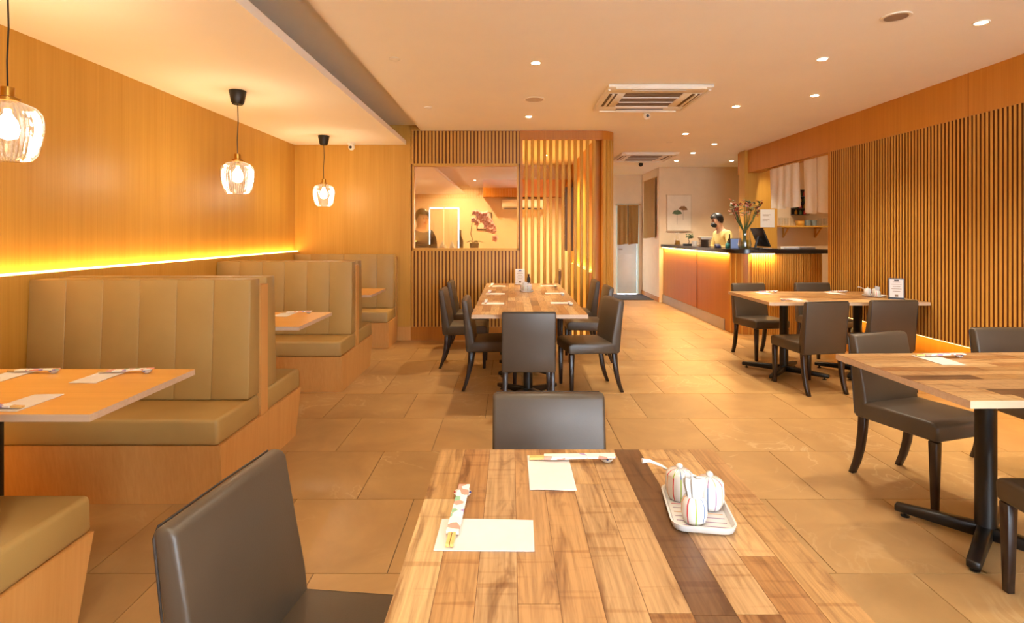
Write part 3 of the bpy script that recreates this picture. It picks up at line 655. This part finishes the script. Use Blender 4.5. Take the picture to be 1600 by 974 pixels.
fs=MB().box(-0.0105,0.0105,-0.010,0.001,0.0,CT-0.062).mesh('slat',M['oak_slat'])
for i in range(30): inst('slat',fs,ct,(3.34+0.0325*i-ox,7.40-oy,0))
for k in range(4):
    a=R(262-k*22); inst('slat',fs,ct,(3.32+0.22*math.cos(a)-ox,7.62+0.22*math.sin(a)-oy,0),a+PI/2)
led=L(3.065,3.085,7.60,10.85,CT-0.066,CT-0.056,'light_strip',M['led'])
light('AREA','strip_light',(3.075-ox,9.2-oy,CT-0.07),12,(1.0,0.62,0.2),led,rot=(0,R(-10),0),shape='RECTANGLE',size=0.02,size_y=3.2)
led=L(3.30,3.62,7.345,7.365,CT-0.066,CT-0.056,'light_strip',M['led'])
light('AREA','strip_light',(3.46-ox,7.36-oy,CT-0.07),2.2,(1.0,0.62,0.2),led,rot=(R(10),0,0),shape='RECTANGLE',size=0.30,size_y=0.02)
# things on the counter
def plate_stack():
    me=MB().lathe([(0.05,0),(0.055,0.004),(0.098,0.014),(0.10,0.018),(0.094,0.017),(0.05,0.007),(0.0001,0.006)],24).mesh('plate',plain('grey_plate',(120,104,90),0.3),smooth=True)
    for k in range(7): tag(inst('plate',me,None,(3.23,8.92,CT+k*0.017)),['lowest','second','third','fourth','fifth','sixth','topmost'][k]+' grey plate of the stack on the counter','plate','plates stacked on the counter')
plate_stack()
t=thing('takeaway_box','shallow white box on top of the plate stack','box',(3.23,8.92,CT+0.121)); MB().hexa([(-0.075,-0.06,0),(0.075,-0.06,0),(0.075,0.06,0),(-0.075,0.06,0),(-0.09,-0.075,0.035),(0.09,-0.075,0.035),(0.09,0.075,0.035),(-0.09,0.075,0.035)]).build('tub',M['white'],t); MB().box(-0.094,0.094,-0.079,0.079,0.035,0.042).build('lid',M['white'],t,bevel=0.002,seg=1)
t=thing('mug','cream mug left of the plate stack','mug',(3.20,9.32,CT)); MB().lathe([(0.04,0),(0.046,0.004),(0.048,0.09),(0.043,0.09),(0.040,0.01),(0.0001,0.008)],20).build('cup',M['cer'],t,smooth=True); MB().tube([(0.045,0,0.075),(0.072,0,0.07),(0.074,0,0.035),(0.046,0,0.02)],0.006,8).build('handle',M['cer'],t,smooth=True)
t=thing('glass_jar','clear jar with amber contents at the far counter end','jar',(3.22,10.35,CT)); MB().lathe([(0.05,0),(0.055,0.005),(0.05,0.12),(0.032,0.22),(0.035,0.25)],18).build('glass',M['clear'],t,smooth=True); MB().lathe([(0.045,0.006),(0.048,0.01),(0.046,0.09),(0.0001,0.09)],18).build('contents',plain('amber_contents',(190,140,50),0.4),t,smooth=True)
t=thing('bonsai','small bonsai plant in a black tray at the far counter end','plant',(3.24,9.75,CT)); MB().box(-0.09,0.09,-0.06,0.06,0,0.035).build('tray',M['blackpl'],t,bevel=0.006); MB().tube([(0,0,0.03),(0.01,0,0.08),(-0.01,0.01,0.12),(0.02,0,0.16)],[0.008,0.007,0.005,0.003],7).build('trunk',M['legwood'],t)
fo=MB()
for k in range(26): 
    a=random.uniform(0,6.28); fo.ball((0.02+0.075*math.cos(a)*random.random(),0.06*math.sin(a)*random.random(),0.15+random.uniform(-0.02,0.06)),(0.017,0.015,0.009),6,4)
fo.build('foliage',M['green'],t)
def bottle(x,y,h,r,m,label,cap):
    t=thing('bottle',label,'bottle',(x,y,CT)); MB().lathe([(r*0.9,0),(r,0.004),(r,h*0.55),(r*0.4,h*0.72),(r*0.36,h*0.92)],14).build('body',m,t,smooth=True); MB().lathe([(r*0.42,h*0.92),(r*0.42,h),(0.0001,h)],12).build('cap',cap,t,smooth=True)
bottle(3.33,8.15,0.21,0.028,plain('brown_bottle_glass',(44,24,14),0.12),'slim dark brown bottle in front of the person at the counter',M['blackpl'])
bottle(3.24,8.00,0.11,0.034,plain('teal_plastic',(60,130,130),0.3),'short teal squeeze bottle on the counter',M['white'])
t=thing('card_terminal','small blue and white payment terminal on the counter','terminal',(3.20,8.28,CT)); MB().prism([(-0.05,0),(0.05,0),(0.05,0.05),(0.02,0.06),(-0.05,0.025)],-0.035,0.035).build('body',plain('navy_plastic',(36,40,84),0.4),t,bevel=0.004); MB().box(-0.025,0.025,-0.045,0.0,0.04,0.0465).build('keypad',M['white'],t)
M['screen']=emit('tablet_screen',(0.30,0.46,0.95),0.10); M['screen'].node_tree.nodes['Principled BSDF'].inputs['Base Color'].default_value=(0.02,0.03,0.06,1)
t=thing('tablet','tablet with bright blue screen propped on the counter','tablet',(3.26,7.76,CT),R(-20)); MB().prism([(-0.05,0),(-0.042,0),(0.034,0.15),(0.026,0.15)],-0.075,0.075).build('case',M['blackpl'],t); MB().prism([(-0.0495,0.008),(-0.0485,0.008),(0.0235,0.143),(0.0225,0.143)],-0.066,0.066).build('screen',M['screen'],t); MB().prism([(0.0,0.0),(0.05,0.0),(0.02,0.11)],-0.05,0.05).build('stand',M['blackpl'],t)
t=thing('telephone','black desk telephone behind the tablet','telephone',(3.40,7.95,CT)); MB().prism([(-0.09,0),(0.09,0),(0.09,0.09),(0.05,0.10),(-0.09,0.03)],-0.08,0.08).build('body',M['blackpl'],t,bevel=0.006); MB().tube([(-0.05,-0.08,0.06),(-0.05,-0.03,0.085),(-0.05,0.04,0.10),(-0.05,0.09,0.115)],0.017,8).build('handset',M['blackpl'],t,smooth=True)
t=thing('cash_monitor','black point of sale monitor tilted on the counter','monitor',(3.60,7.72,CT),R(95)); MB().prism([(-0.07,0.03),(-0.045,0.03),(0.075,0.30),(0.05,0.30)],-0.16,0.16).build('display',M['blackpl'],t,bevel=0.004,seg=1); MB().box(-0.10,0.10,-0.07,0.11,0,0.018).build('base',M['blackpl'],t,bevel=0.004,seg=1); MB().tube([(0,0.08,0.01),(0,0.06,0.09),(0,0.03,0.17)],0.018,8).build('neck',M['blackpl'],t)
for (x,lab,m,n) in ((3.62,'black tray of papers lying near the monitor',M['blackpl'],1),(3.92,'white stack of menus on the counter',M['paper'],3),(4.14,'grey bound menus at the counter end',plain('menu_grey',(170,156,146),0.6),3)):
    t=thing('menu_stack' if n>1 else 'paper_tray',lab,'menu' if n>1 else 'tray',(x,7.52,CT),R(random.uniform(-6,6)))
    for k in range(n): MB().box(-0.10,0.10,-0.075,0.075,0.011*k,0.011*k+0.010).build('menu' if n>1 else 'tray_base',m,t,bevel=0.003,seg=1,rz=R(random.uniform(-5,5)))
    if n==1: MB().box(-0.06,0.03,-0.04,0.05,0.010,0.014).build('sheet',M['paper'],t)
# vase with flowers
t=thing('flower_vase','clear glass vase of green stems and red flowers on the counter','vase',(3.30,7.56,CT))
MB().lathe([(0.07,0),(0.085,0.01),(0.092,0.07),(0.075,0.17),(0.068,0.22),(0.085,0.29)],24).build('glass',M['clear'],t,smooth=True)
MB().lathe([(0.066,0.008),(0.084,0.02),(0.088,0.07),(0.078,0.13),(0.0001,0.13)],20).build('water',glassy('vase_water',(0.70,0.80,0.58),0.06),t,smooth=True)
M['flower']=plain('red_orange_petals',(150,56,34),0.6,var=0.2); M['ribbon']=plain('red_ribbon',(170,40,34),0.6)
rnd=random.Random(5)
for k in range(15):
    a=k*2.4; tip=(0.21*math.cos(a)*rnd.uniform(0.45,1.05),0.12*math.sin(a),rnd.uniform(0.48,0.66))
    s=MB().tube([(0.03*math.cos(a+2),0.03*math.sin(a+2),0.02),(0.02*math.cos(a),0.02*math.sin(a),0.26),(tip[0]*0.6,tip[1]*0.6,0.40),tip],[0.007,0.007,0.005,0.004],6).build('stem',M['green'],t,smooth=True)
    for q in range(10):
        b=q*0.77; d=Vector((math.cos(b),math.sin(b),rnd.uniform(0.0,0.8))).normalized()*rnd.uniform(0.05,0.09); T=Vector(tip)+Vector((rnd.uniform(-.03,.03),rnd.uniform(-.02,.02),rnd.uniform(-.05,.03))); n_=d.cross(Vector((0,0,1))).normalized()*0.018
        MB().add([T,T+d*0.5+n_,T+d,T+d*0.5-n_,T+d*0.5+Vector((0,0,0.008))],[(0,1,4),(1,2,4),(2,3,4),(3,0,4),(0,3,2,1)]).build('leaf' if q%2 else 'petal',M['green'] if q%2 else M['flower'],s)
    if k%3==0: MB().tube([(tip[0],tip[1]-0.02,tip[2]),(tip[0],tip[1]-0.03,tip[2]-0.16)],0.003,5).build('ribbon',M['ribbon'],s)

# wall picture with two ginkgo leaves
t=thing('framed_picture','pale framed picture of a green and a brown ginkgo leaf','picture',(3.42,10.9,1.45))
MB().box(-0.255,0.255,-0.03,0.0,0,0.74).box(-0.235,0.235,-0.032,-0.028,0.02,0.72,1).build('frame',[plain('pale_wood_frame',(214,190,156),0.5),plain('picture_mat',(228,212,188),0.8)],t)
def ginkgo(cx,cz,r,tilt,m,stem):
    pr=[(cx,cz)]+[(cx+r*(1+0.05*math.sin(k*2.1))*math.sin(R(tilt+a)),cz+r*(0.95+0.05*math.cos(k*1.7))*math.cos(R(tilt+a))) for k,a in enumerate(range(-78,79,12))]
    l=MB().prism(pr,-0.036,-0.032,axis='y').build('printed_leaf',m,t)
    MB().box(cx-0.0025,cx+0.0025,-0.0345,-0.032,cz-stem,cz).build('printed_stem',M['grille'],l)
ginkgo(-0.045,0.33,0.10,0,plain('leaf_print_green',(96,116,84),0.8,var=0.15,scale=30),0.20)
ginkgo(0.075,0.42,0.09,8,plain('leaf_print_brown',(142,100,58),0.8,var=0.15,scale=30),0.20)

# ================================================================== CURTAINS
def noren(name,label,p0,p1,z0,z1,m,panels=2,folds=5,amp=0.012,gap=0.012,rod=True,group=None,seed=0):
    """hangs from p0 to p1 (x,y), z0 bottom, z1 top"""
    p0=Vector((p0[0],p0[1],0)); p1=Vector((p1[0],p1[1],0)); d=p1-p0; Ln=d.length; d.normalize(); n=Vector((-d.y,d.x,0)); rn=random.Random(seed)
    t=thing(name,label,'curtain',((p0+p1)/2+Vector((0,0,z0))),0,group); c0=(p0+p1)/2
    for k in range(panels):
        a=Ln*k/panels+gap/2; b=Ln*(k+1)/panels-gap/2; ph=rn.uniform(0,6); dz=rn.uniform(0,0.03)
        def fn(u,v,a=a,b=b,ph=ph,dz=dz):
            s=a+(b-a)*u; off=amp*(1-v*0.75)*math.sin(u*folds*PI+ph)+amp*0.5*(1-v)*math.sin(u*11+ph*2)
            sag=(dz+0.012*math.sin(u*4+ph))*(1-v)
            return (p0+d*(s+0.012*(1-v)*math.sin(ph))+n*off-c0+Vector((0,0,(z1-z0)*v+sag)), n)
        MB().sheet(fn,18,8,0.003).build('cloth_panel',m,t,smooth=True)
    if rod: MB().tube([p0-c0-d*0.04+Vector((0,0,z1-z0)),p1-c0+d*0.04+Vector((0,0,z1-z0))],0.011,8).build('rod',M['oak'],t,smooth=True)
noren('noren_curtain','white linen noren at the counter opening, left pair, shorter',(XR+0.06,8.10),(XR+0.06,7.26),1.75,2.375,M['noren'],2,4,0.02,seed=3)
noren('noren_curtain','white linen noren next to the slatted wall, right pair, longer',(XR+0.06,7.16),(XR+0.06,6.52),1.66,2.380,M['noren'],2,3,0.014,seed=4)
noren('noren_curtain','brown linen noren in front of the corridor door',(2.43,12.24),(2.93,12.24),1.13,2.05,M['noren_brown'],2,4,0.02,gap=0.02,seed=5)
noren('noren_curtain','long brown cloth hanging on the corridor side wall',(2.99,12.0),(2.99,11.05),1.28,2.56,M['noren_brown'],1,6,0.02,seed=6)

noren('door_curtain','full length brown curtain at the street entrance behind the camera',(-2.40,YF+0.05),(-1.54,YF+0.05),0.12,2.12,M['noren_brown'],2,6,0.02,gap=0.03,seed=8)
t=thing('wall_notice','white paper notice with two printed lines beside the noren','notice',(4.17,8.70,1.50))
MB().box(-0.115,0.115,-0.004,0,0,0.29).build('sheet',M['paper'],t)
for (zz,w_) in ((0.20,0.08),(0.185,0.06),(0.12,0.07),(0.105,0.05)): MB().box(-0.08,-0.08+w_*1.6,-0.0052,-0.004,zz,zz+0.006).build('print_line',M['grille'],t)
# kitchen shelf with glasses
sh=thing('wall_shelf','wooden shelf on two brackets behind the noren','shelf',(4.75,8.80,1.50)); MB().box(-0.42,0.42,-0.22,0,0,0.025).build('board',M['oak'],sh)
for x in (-0.28,0.25):
    b=MB().box(x-0.012,x+0.012,-0.018,0,-0.17,0).box(x-0.012,x+0.012,-0.19,0,-0.02,0).build('bracket',M['oak'],sh); MB().hexa([(x-0.01,-0.02,-0.16),(x+0.01,-0.02,-0.16),(x+0.01,0.0,-0.16),(x-0.01,0.0,-0.16),(x-0.01,-0.18,-0.02),(x+0.01,-0.18,-0.02),(x+0.01,-0.16,-0.02),(x-0.01,-0.16,-0.02)]).build('brace',M['oak'],b)
gm=MB().lathe([(0.028,0),(0.03,0.003),(0.036,0.13),(0.034,0.13),(0.028,0.008),(0.0001,0.008)],14).mesh('glass',M['clear'],smooth=True)
om=MB().lathe([(0.034,0),(0.04,0.003),(0.045,0.09),(0.042,0.09),(0.034,0.01),(0.0001,0.01)],14).mesh('cup',plain('blue_grey_cup',(130,140,140),0.35),smooth=True)
for i,x in enumerate((4.38,4.47,4.56)): tag(inst('drinking_glass',gm,None,(x,8.69,1.525)),['leftmost','second','third'][i]+' clear tumbler on the kitchen shelf','glass','glasses on the kitchen shelf')
for i,x in enumerate((4.82,4.92)): tag(inst('cup',om,None,(x,8.69,1.525)),['left','right'][i]+' blue grey cup on the kitchen shelf','cup','cups on the kitchen shelf')
for i,x in enumerate((5.01,5.10)): tag(inst('drinking_glass',gm,None,(x,8.69,1.525)),['left','right'][i]+' clear tumbler at the right shelf end','glass','glasses on the kitchen shelf')
t=thing('wooden_box','small orange wooden box on the kitchen shelf','box',(4.69,8.69,1.525)); MB().box(-0.05,0.05,-0.04,0.04,0,0.075).build('body',M['oak'],t,bevel=0.003,seg=1); MB().box(-0.052,0.052,-0.042,0.042,0.075,0.085).build('lid',M['oak_dark'],t,bevel=0.002,seg=1)
t=thing('bottle_rack','dark narrow rack with bottles showing between the noren','rack',(4.72,8.80,1.70)); MB().box(-0.12,0.12,-0.02,0,0,0.42).build('back_board',M['legwood'],t)
for k in range(4):
    f=MB().box(-0.12,0.12,-0.12,-0.02,0.10*k,0.10*k+0.01).build('shelf_board',M['legwood'],t)
    for q in range(3): MB().lathe([(0.022,0.01),(0.022,0.055),(0.010,0.07),(0.009,0.085)],10,c=(-0.07+0.07*q,-0.07,0.10*k)).build('bottle',[M['brass'],M['green'],M['rest_red']][(k+q)%3],f,smooth=True)
t=thing('waste_bin','white bin with black lid beside the counter end','bin',(4.46,7.22,0)); MB().lathe([(0.11,0),(0.12,0.01),(0.15,0.80),(0.145,0.82)],20).build('body',M['white'],t,smooth=True); MB().lathe([(0.155,0.82),(0.155,0.86),(0.10,0.93),(0.0001,0.935)],20).build('lid',M['blackpl'],t,smooth=True)
t=thing('door_mat','dark grey mat on the floor before the corridor door','mat',(2.55,11.75,0)); MB().box(-0.5,0.45,-0.5,0.5,0,0.012).build('pile',M['mat'],t,bevel=0.004,seg=1); MB().box(-0.53,0.48,-0.53,0.53,0,0.007).build('border',M['dark'],t)

# ================================================================== PRIVATE ROOM THINGS
t=thing('wall_air_conditioner','cream wall air conditioner behind the window and screen','air conditioner',(0.22,9.895,1.84)); MB().prism([(0,0),(-0.16,0.0),(-0.20,0.05),(-0.20,0.17),(-0.17,0.19),(0,0.19)],-0.38,0.38).build('housing',M['white'],t,bevel=0.006); MB().box(-0.34,0.34,-0.197,-0.165,-0.002,0.022).build('outlet',M['dark'],t)
t=thing('framed_picture','small dark framed picture behind the orchid','picture',(-0.49,9.9,1.47)); MB().box(-0.14,0.14,-0.02,0,0,0.32).build('frame',M['legwood'],t); MB().box(-0.12,0.12,-0.023,-0.019,0.02,0.30).build('print',M['noren'],t)
t=thing('orchid','pink orchid in a dark pot behind the partition window','orchid',(-0.50,7.32,WZ0-0.012)); MB().lathe([(0.05,0),(0.055,0.005),(0.065,0.10),(0.058,0.10),(0.05,0.02),(0.0001,0.08)],18).build('pot',M['blackpl'],t,smooth=True)
M['orchid']=plain('orchid_pink',(240,176,188),0.6,var=0.1)
s=MB().tube([(0,0,0.08),(-0.045,0,0.22),(-0.03,0,0.36),(0.03,0,0.46),(0.12,0,0.47),(0.22,0,0.38),(0.27,-0.01,0.24)],[0.005]*7,7).build('stem',M['legwood'],t,smooth=True)
fl=MB()
for q in range(5):
    b=q*2*PI/5; c_,s_=math.cos(b),math.sin(b); fl.add([(0,0,0),(0.018*c_-0.014*s_,-0.006,0.018*s_+0.014*c_),(0.038*c_,-0.002,0.038*s_),(0.018*c_+0.014*s_,-0.006,0.018*s_-0.014*c_),(0.018*c_,-0.012,0.018*s_)],[(0,1,4),(1,2,4),(2,3,4),(3,0,4),(0,3,2,1)])
fl.ball((0,-0.010,0),0.008,6,4,1); fme=fl.mesh('flower',[M['orchid'],M['flower']])
rn=random.Random(3)
for k in range(34):
    u=k/33; x=0.02+0.26*u; z=0.44+0.06*math.sin(u*3)-0.26*u*u
    f=inst('flower',fme,s,(x+rn.uniform(-0.05,0.05),rn.uniform(-0.04,0.03),z+rn.uniform(-0.08,0.06)),rn.uniform(-0.6,0.6)); f.scale=(1.35,1.35,1.35)
for k in range(5):
    a=k*1.3; MB().add([(0,0,0.09),(0.06*math.cos(a)-0.02*math.sin(a),0.06*math.sin(a)+0.02*math.cos(a),0.13),(0.14*math.cos(a),0.07*math.sin(a),0.10),(0.06*math.cos(a)+0.02*math.sin(a),0.06*math.sin(a)-0.02*math.cos(a),0.13),(0.06*math.cos(a),0.06*math.sin(a),0.12)],[(0,1,4),(1,2,4),(2,3,4),(3,0,4),(0,3,2,1)]).build('leaf',M['green'],t)
t=thing('sake_bottle','dark bottle beside the orchid behind the window','bottle',(-0.68,7.22,WZ0-0.012)); MB().lathe([(0.04,0),(0.043,0.005),(0.043,0.13),(0.016,0.19),(0.014,0.25)],16).build('body',plain('black_bottle_glass',(20,14,12),0.15),t,smooth=True); MB().lathe([(0.017,0.25),(0.017,0.275),(0.0001,0.276)],12).build('cap',M['blackpl'],t,smooth=True)
for i,x in enumerate((-0.93,-0.80)):
    t=tag(MB().add([(-0.06,-0.03,0),(0.06,-0.03,0),(0.06,0.03,0),(-0.06,0.03,0),(0,-0.002,0.13),(0,0.002,0.13),(-0.02,-0.03,0.05),(0.02,-0.03,0.05)],[(0,1,7,6),(0,6,4),(1,4,7),(6,7,4),(1,2,5,4),(2,3,5),(3,0,4,5),(3,2,1,0)]).build('cloth_napkin',M['cer'],None,loc=(x,7.30,WZ0-0.012)),['left','right'][i]+' white peaked cloth napkin on the ledge behind the window','napkin','cloth napkins on the ledge')
t=thing('wall_rack','dark narrow shelf rack in the corner of the private room','shelf',(1.10,9.25,1.1))
MB().box(-0.16,0.015,0.0,0.02,0,1.1).box(-0.16,0.015,0.30,0.32,0,1.1).build('upright',M['legwood'],t)
for k in range(5):
    f=MB().box(-0.16,0.015,0.02,0.30,0.26*k,0.26*k+0.02).build('shelf_board',M['legwood'],t)
    for q in range(2): MB().lathe([(0.035,0.02),(0.037,0.12),(0.015,0.16),(0.014,0.2)],10,c=(-0.08,0.09+0.13*q,0.26*k)).build('bottle',[M['dark'],M['brass']][(k+q)%2],f,smooth=True)
chair(0.55,8.75,180,'taupe chair inside the private room, seen between the battens')
t=thing('room_table','oak table inside the private room behind the battens','table',(-0.35,8.6,0)); MB().box(-0.6,0.6,-0.4,0.4,0.74,0.77).build('tabletop',M['oak_table'],t)
pedestal(t,0.74,0.3,PI/4)
for (x,y,wh) in ((-0.35,7.34,'in the private room, added above the ledge to light the orchid'),(0.55,8.6,'in the private room, right'),(-0.9,9.2,'in the private room, far')): downlight(x,y,1,wh,z=2.66,energy=DOWN_W*3.0,col=(1.0,0.72,0.34),size=R(130))  # first downlight is unseen, added over the ledge to light the orchid
downlight(4.7,7.7,1,'in the kitchen recess behind the noren',energy=DOWN_W*0.8)
downlight(4.1,8.25,1,'over the noren pair beside the wooden column',energy=DOWN_W*0.5)

# ================================================================== PEOPLE
def skin(name, verts, edges, mat, parent, sub=2, root=0):
    me=bpy.data.meshes.new(name); me.from_pydata([v[0] for v in verts],edges,[])
    o=bpy.data.objects.new(name+'_tmp',me); COL.objects.link(o)
    o.modifiers.new('s','SKIN'); 
    if not me.skin_vertices: 
        bpy.context.view_layer.objects.active=o
        bpy.ops.mesh.customdata_skin_add()
    for i,v in enumerate(verts):
        sv=me.skin_vertices[0].data[i]; r=v[1]; sv.radius=(r,r) if not isinstance(r,tuple) else r; sv.use_root=(i==root)
    m=o.modifiers.new('d','SUBSURF'); m.levels=sub; m.render_levels=sub
    dg=bpy.context.evaluated_depsgraph_get(); dg.update()
    nm=bpy.data.meshes.new_from_object(o.evaluated_get(dg)); bpy.data.objects.remove(o)
    nm.materials.clear(); nm.materials.append(mat); nm.polygons.foreach_set('use_smooth',[True]*len(nm.polygons))
    r=bpy.data.objects.new(name,nm); COL.objects.link(r); r.parent=parent; return r
M['skin']=plain('skin',(214,166,132),0.5,var=0.03); M['hair']=plain('black_hair',(24,18,16),0.45,var=0.2,scale=60)
def person(label,loc,rz,top,trousers,mask,lean,arms,nod):
    """local +Y is forward; z up"""
    t=thing('person',label,'person',loc,rz)
    hipz=0.92; fw=lambda z:lean*max(0,(z-hipz))
    sh=1.40; nk=(0,fw(1.45)+0.02,1.47); hd=(0,fw(1.5)+0.04+nod*0.5,1.58-nod*0.15)
    V=[((0,0,hipz),0.13),((0,fw(1.12),1.12),0.125),((0,fw(1.30),1.30),0.145),((0,fw(1.40),1.40),0.10),(nk,0.052),((hd[0],hd[1],hd[2]),0.075),((0,hd[1]+nod*0.25,hd[2]+0.08),0.085),((0,hd[1]-0.01+nod*0.2,hd[2]+0.135),0.055)]
    E=[(0,1),(1,2),(2,3),(3,4),(4,5),(5,6),(6,7)]
    def ch(start,pts):
        p=start
        for q in pts: V.append(q); E.append((p,len(V)-1)); p=len(V)-1
        return p
    hands=[]
    for s in (-1,1):
        el,wr=arms[0 if s<0 else 1]
        ch(3,[((s*0.16,fw(1.38),1.385),0.062),((s*0.21,fw(1.33),1.32),0.052),(el,0.042),(((el[0]+wr[0])/2,(el[1]+wr[1])/2,(el[2]+wr[2])/2),0.038),(wr,0.026)])
        w_=len(V)-1; W_=Vector(wr); D=(W_-Vector(el)).normalized(); Sd=Vector((0,0,1)).cross(D).normalized(); 
        if Sd.length<0.1: Sd=Vector((1,0,0))
        palm=W_+D*0.06; ch(w_,[(tuple(palm),0.024)]); pi_=len(V)-1
        for k,(off,ln) in enumerate(((-0.030,0.062),(-0.010,0.075),(0.010,0.070),(0.028,0.055))):
            b=palm+D*0.030+Sd*off; ch(pi_,[(tuple(b),0.0095),(tuple(b+D*ln*0.5-Vector((0,0,0.006))),0.0088),(tuple(b+D*ln-Vector((0,0,0.022))),0.0075)])
        ch(w_,[(tuple(W_+D*0.035-Sd*0.032*(1 if s>0 else -1)),0.011),(tuple(W_+D*0.075-Sd*0.050*(1 if s>0 else -1)-Vector((0,0,0.008))),0.0085)])
        ch(0,[((s*0.095,0,0.84),0.088),((s*0.10,0.01,0.48),0.058),((s*0.10,0.0,0.28),0.055),((s*0.10,-0.02,0.08),0.036),((s*0.105,0.06,0.04),0.036),((s*0.11,0.14,0.03),0.028)])
    # nose and ears
    ch(5,[((0,hd[1]+0.095+nod*0.05,hd[2]+0.025),0.014)])
    for s in (-1,1): ch(5,[((s*0.082,hd[1]-0.005,hd[2]+0.03),0.016)])
    b=skin('body',V,E,M['skin'],t)
    # shirt and trousers as clothing over the body
    C=[((0,0,hipz-0.04),0.15),((0,fw(1.12),1.12),0.142),((0,fw(1.30),1.30),0.162),((0,fw(1.40),1.405),0.112),((nk[0],nk[1]-0.005,nk[2]-0.02),0.066)]; Ec=[(0,1),(1,2),(2,3),(3,4)]
    for s in (-1,1):
        el,wr=arms[0 if s<0 else 1]; m_=tuple(el[i]+(wr[i]-el[i])*0.75 for i in range(3)); n0=len(C)
        C+=[((s*0.16,fw(1.38),1.387),0.080),((s*0.212,fw(1.33),1.32),0.072),(el,0.062),(m_,0.056)]; Ec+=[(3,n0),(n0,n0+1),(n0+1,n0+2),(n0+2,n0+3)]
    skin('shirt',C,Ec,top,t)
    T=[((0,0,hipz),0.140)]; Et=[]
    for s in (-1,1):
        n0=len(T); T+=[((s*0.095,0,0.82),0.100),((s*0.10,0.01,0.48),0.075),((s*0.10,0.0,0.26),0.072),((s*0.10,-0.01,0.08),0.066)]; Et+=[(0,n0),(n0,n0+1),(n0+1,n0+2),(n0+2,n0+3)]
    skin('trousers',T,Et,trousers,t)
    for s in (-1,1): MB().ball((s*0.107,0.06,0.035),(0.05,0.14,0.037),12,8).build('shoe',M['blackpl'],t,smooth=True)
    # hair cap: rounded, fringe over the brow, clear of the face
    hc=Vector((0,hd[1]-0.012+nod*0.22,hd[2]+0.088)); h=MB(); seg,rg=24,10; vs=[]
    for j in range(rg+1):
        for k in range(seg):
            a=2*PI*k/seg; front=math.sin(a); low=R(-38) if front<-0.2 else (R(-18) if front<0.35 else R(14))
            e=PI/2+(low-PI/2)*j/rg; rr=1+0.03*math.sin(k*2.6+j)
            vs.append((hc.x+0.106*rr*math.cos(e)*math.cos(a),hc.y+0.122*rr*math.cos(e)*math.sin(a),hc.z+0.122*math.sin(e)*rr))
    h.add(vs,[(j*seg+k,j*seg+(k+1)%seg,(j+1)*seg+(k+1)%seg,(j+1)*seg+k) for j in range(rg) for k in range(seg)]); h.build('hair',M['hair'],t,smooth=True)
    fy=hd[1]+0.062+nod*0.05
    for s in (-1,1):
        MB().ball((s*0.030,fy+0.020,hd[2]+0.052),(0.013,0.007,0.006),8,6).build('eye',M['dark'],t,smooth=True)
        MB().tube([(s*0.016,fy+0.026,hd[2]+0.072),(s*0.046,fy+0.012,hd[2]+0.074)],0.004,6).build('eyebrow',M['hair'],t)
    if mask:
        MB().ball((0,fy-0.012,hd[2]-0.008),(0.066,0.062,0.052),16,10).build('face_mask',M['blackpl'],t,smooth=True)
        for s in (-1,1): MB().tube([(s*0.058,fy-0.01,hd[2]+0.01),(s*0.084,hd[1]-0.005,hd[2]+0.03)],0.003,5).build('mask_strap',M['blackpl'],t)
    else: MB().ball((0,fy+0.020,hd[2]-0.018),(0.022,0.008,0.006),10,6).build('mouth',M['rest_red'],t,smooth=True)
    return t
person('person in a pale yellow shirt and black face mask, looking down behind the counter',(3.92,9.75,0),R(100),plain('pale_yellow_shirt',(226,200,128),0.8,var=0.08,bump=0.1),plain('black_trousers',(30,28,28),0.8),True,0.16,[((-0.27,0.10,1.13),(-0.12,0.34,1.12)),((0.27,0.10,1.13),(0.12,0.34,1.12))],0.09)
person('person in a dark jacket standing behind the partition window, at its left edge',(-1.40,8.30,0),R(-140),plain('black_jacket',(34,32,34),0.7),plain('blue_denim',(64,84,120),0.8,var=0.15),False,0.02,[((-0.26,-0.02,1.10),(-0.22,0.20,1.02)),((0.26,-0.02,1.10),(0.20,0.20,1.06))],0.02)
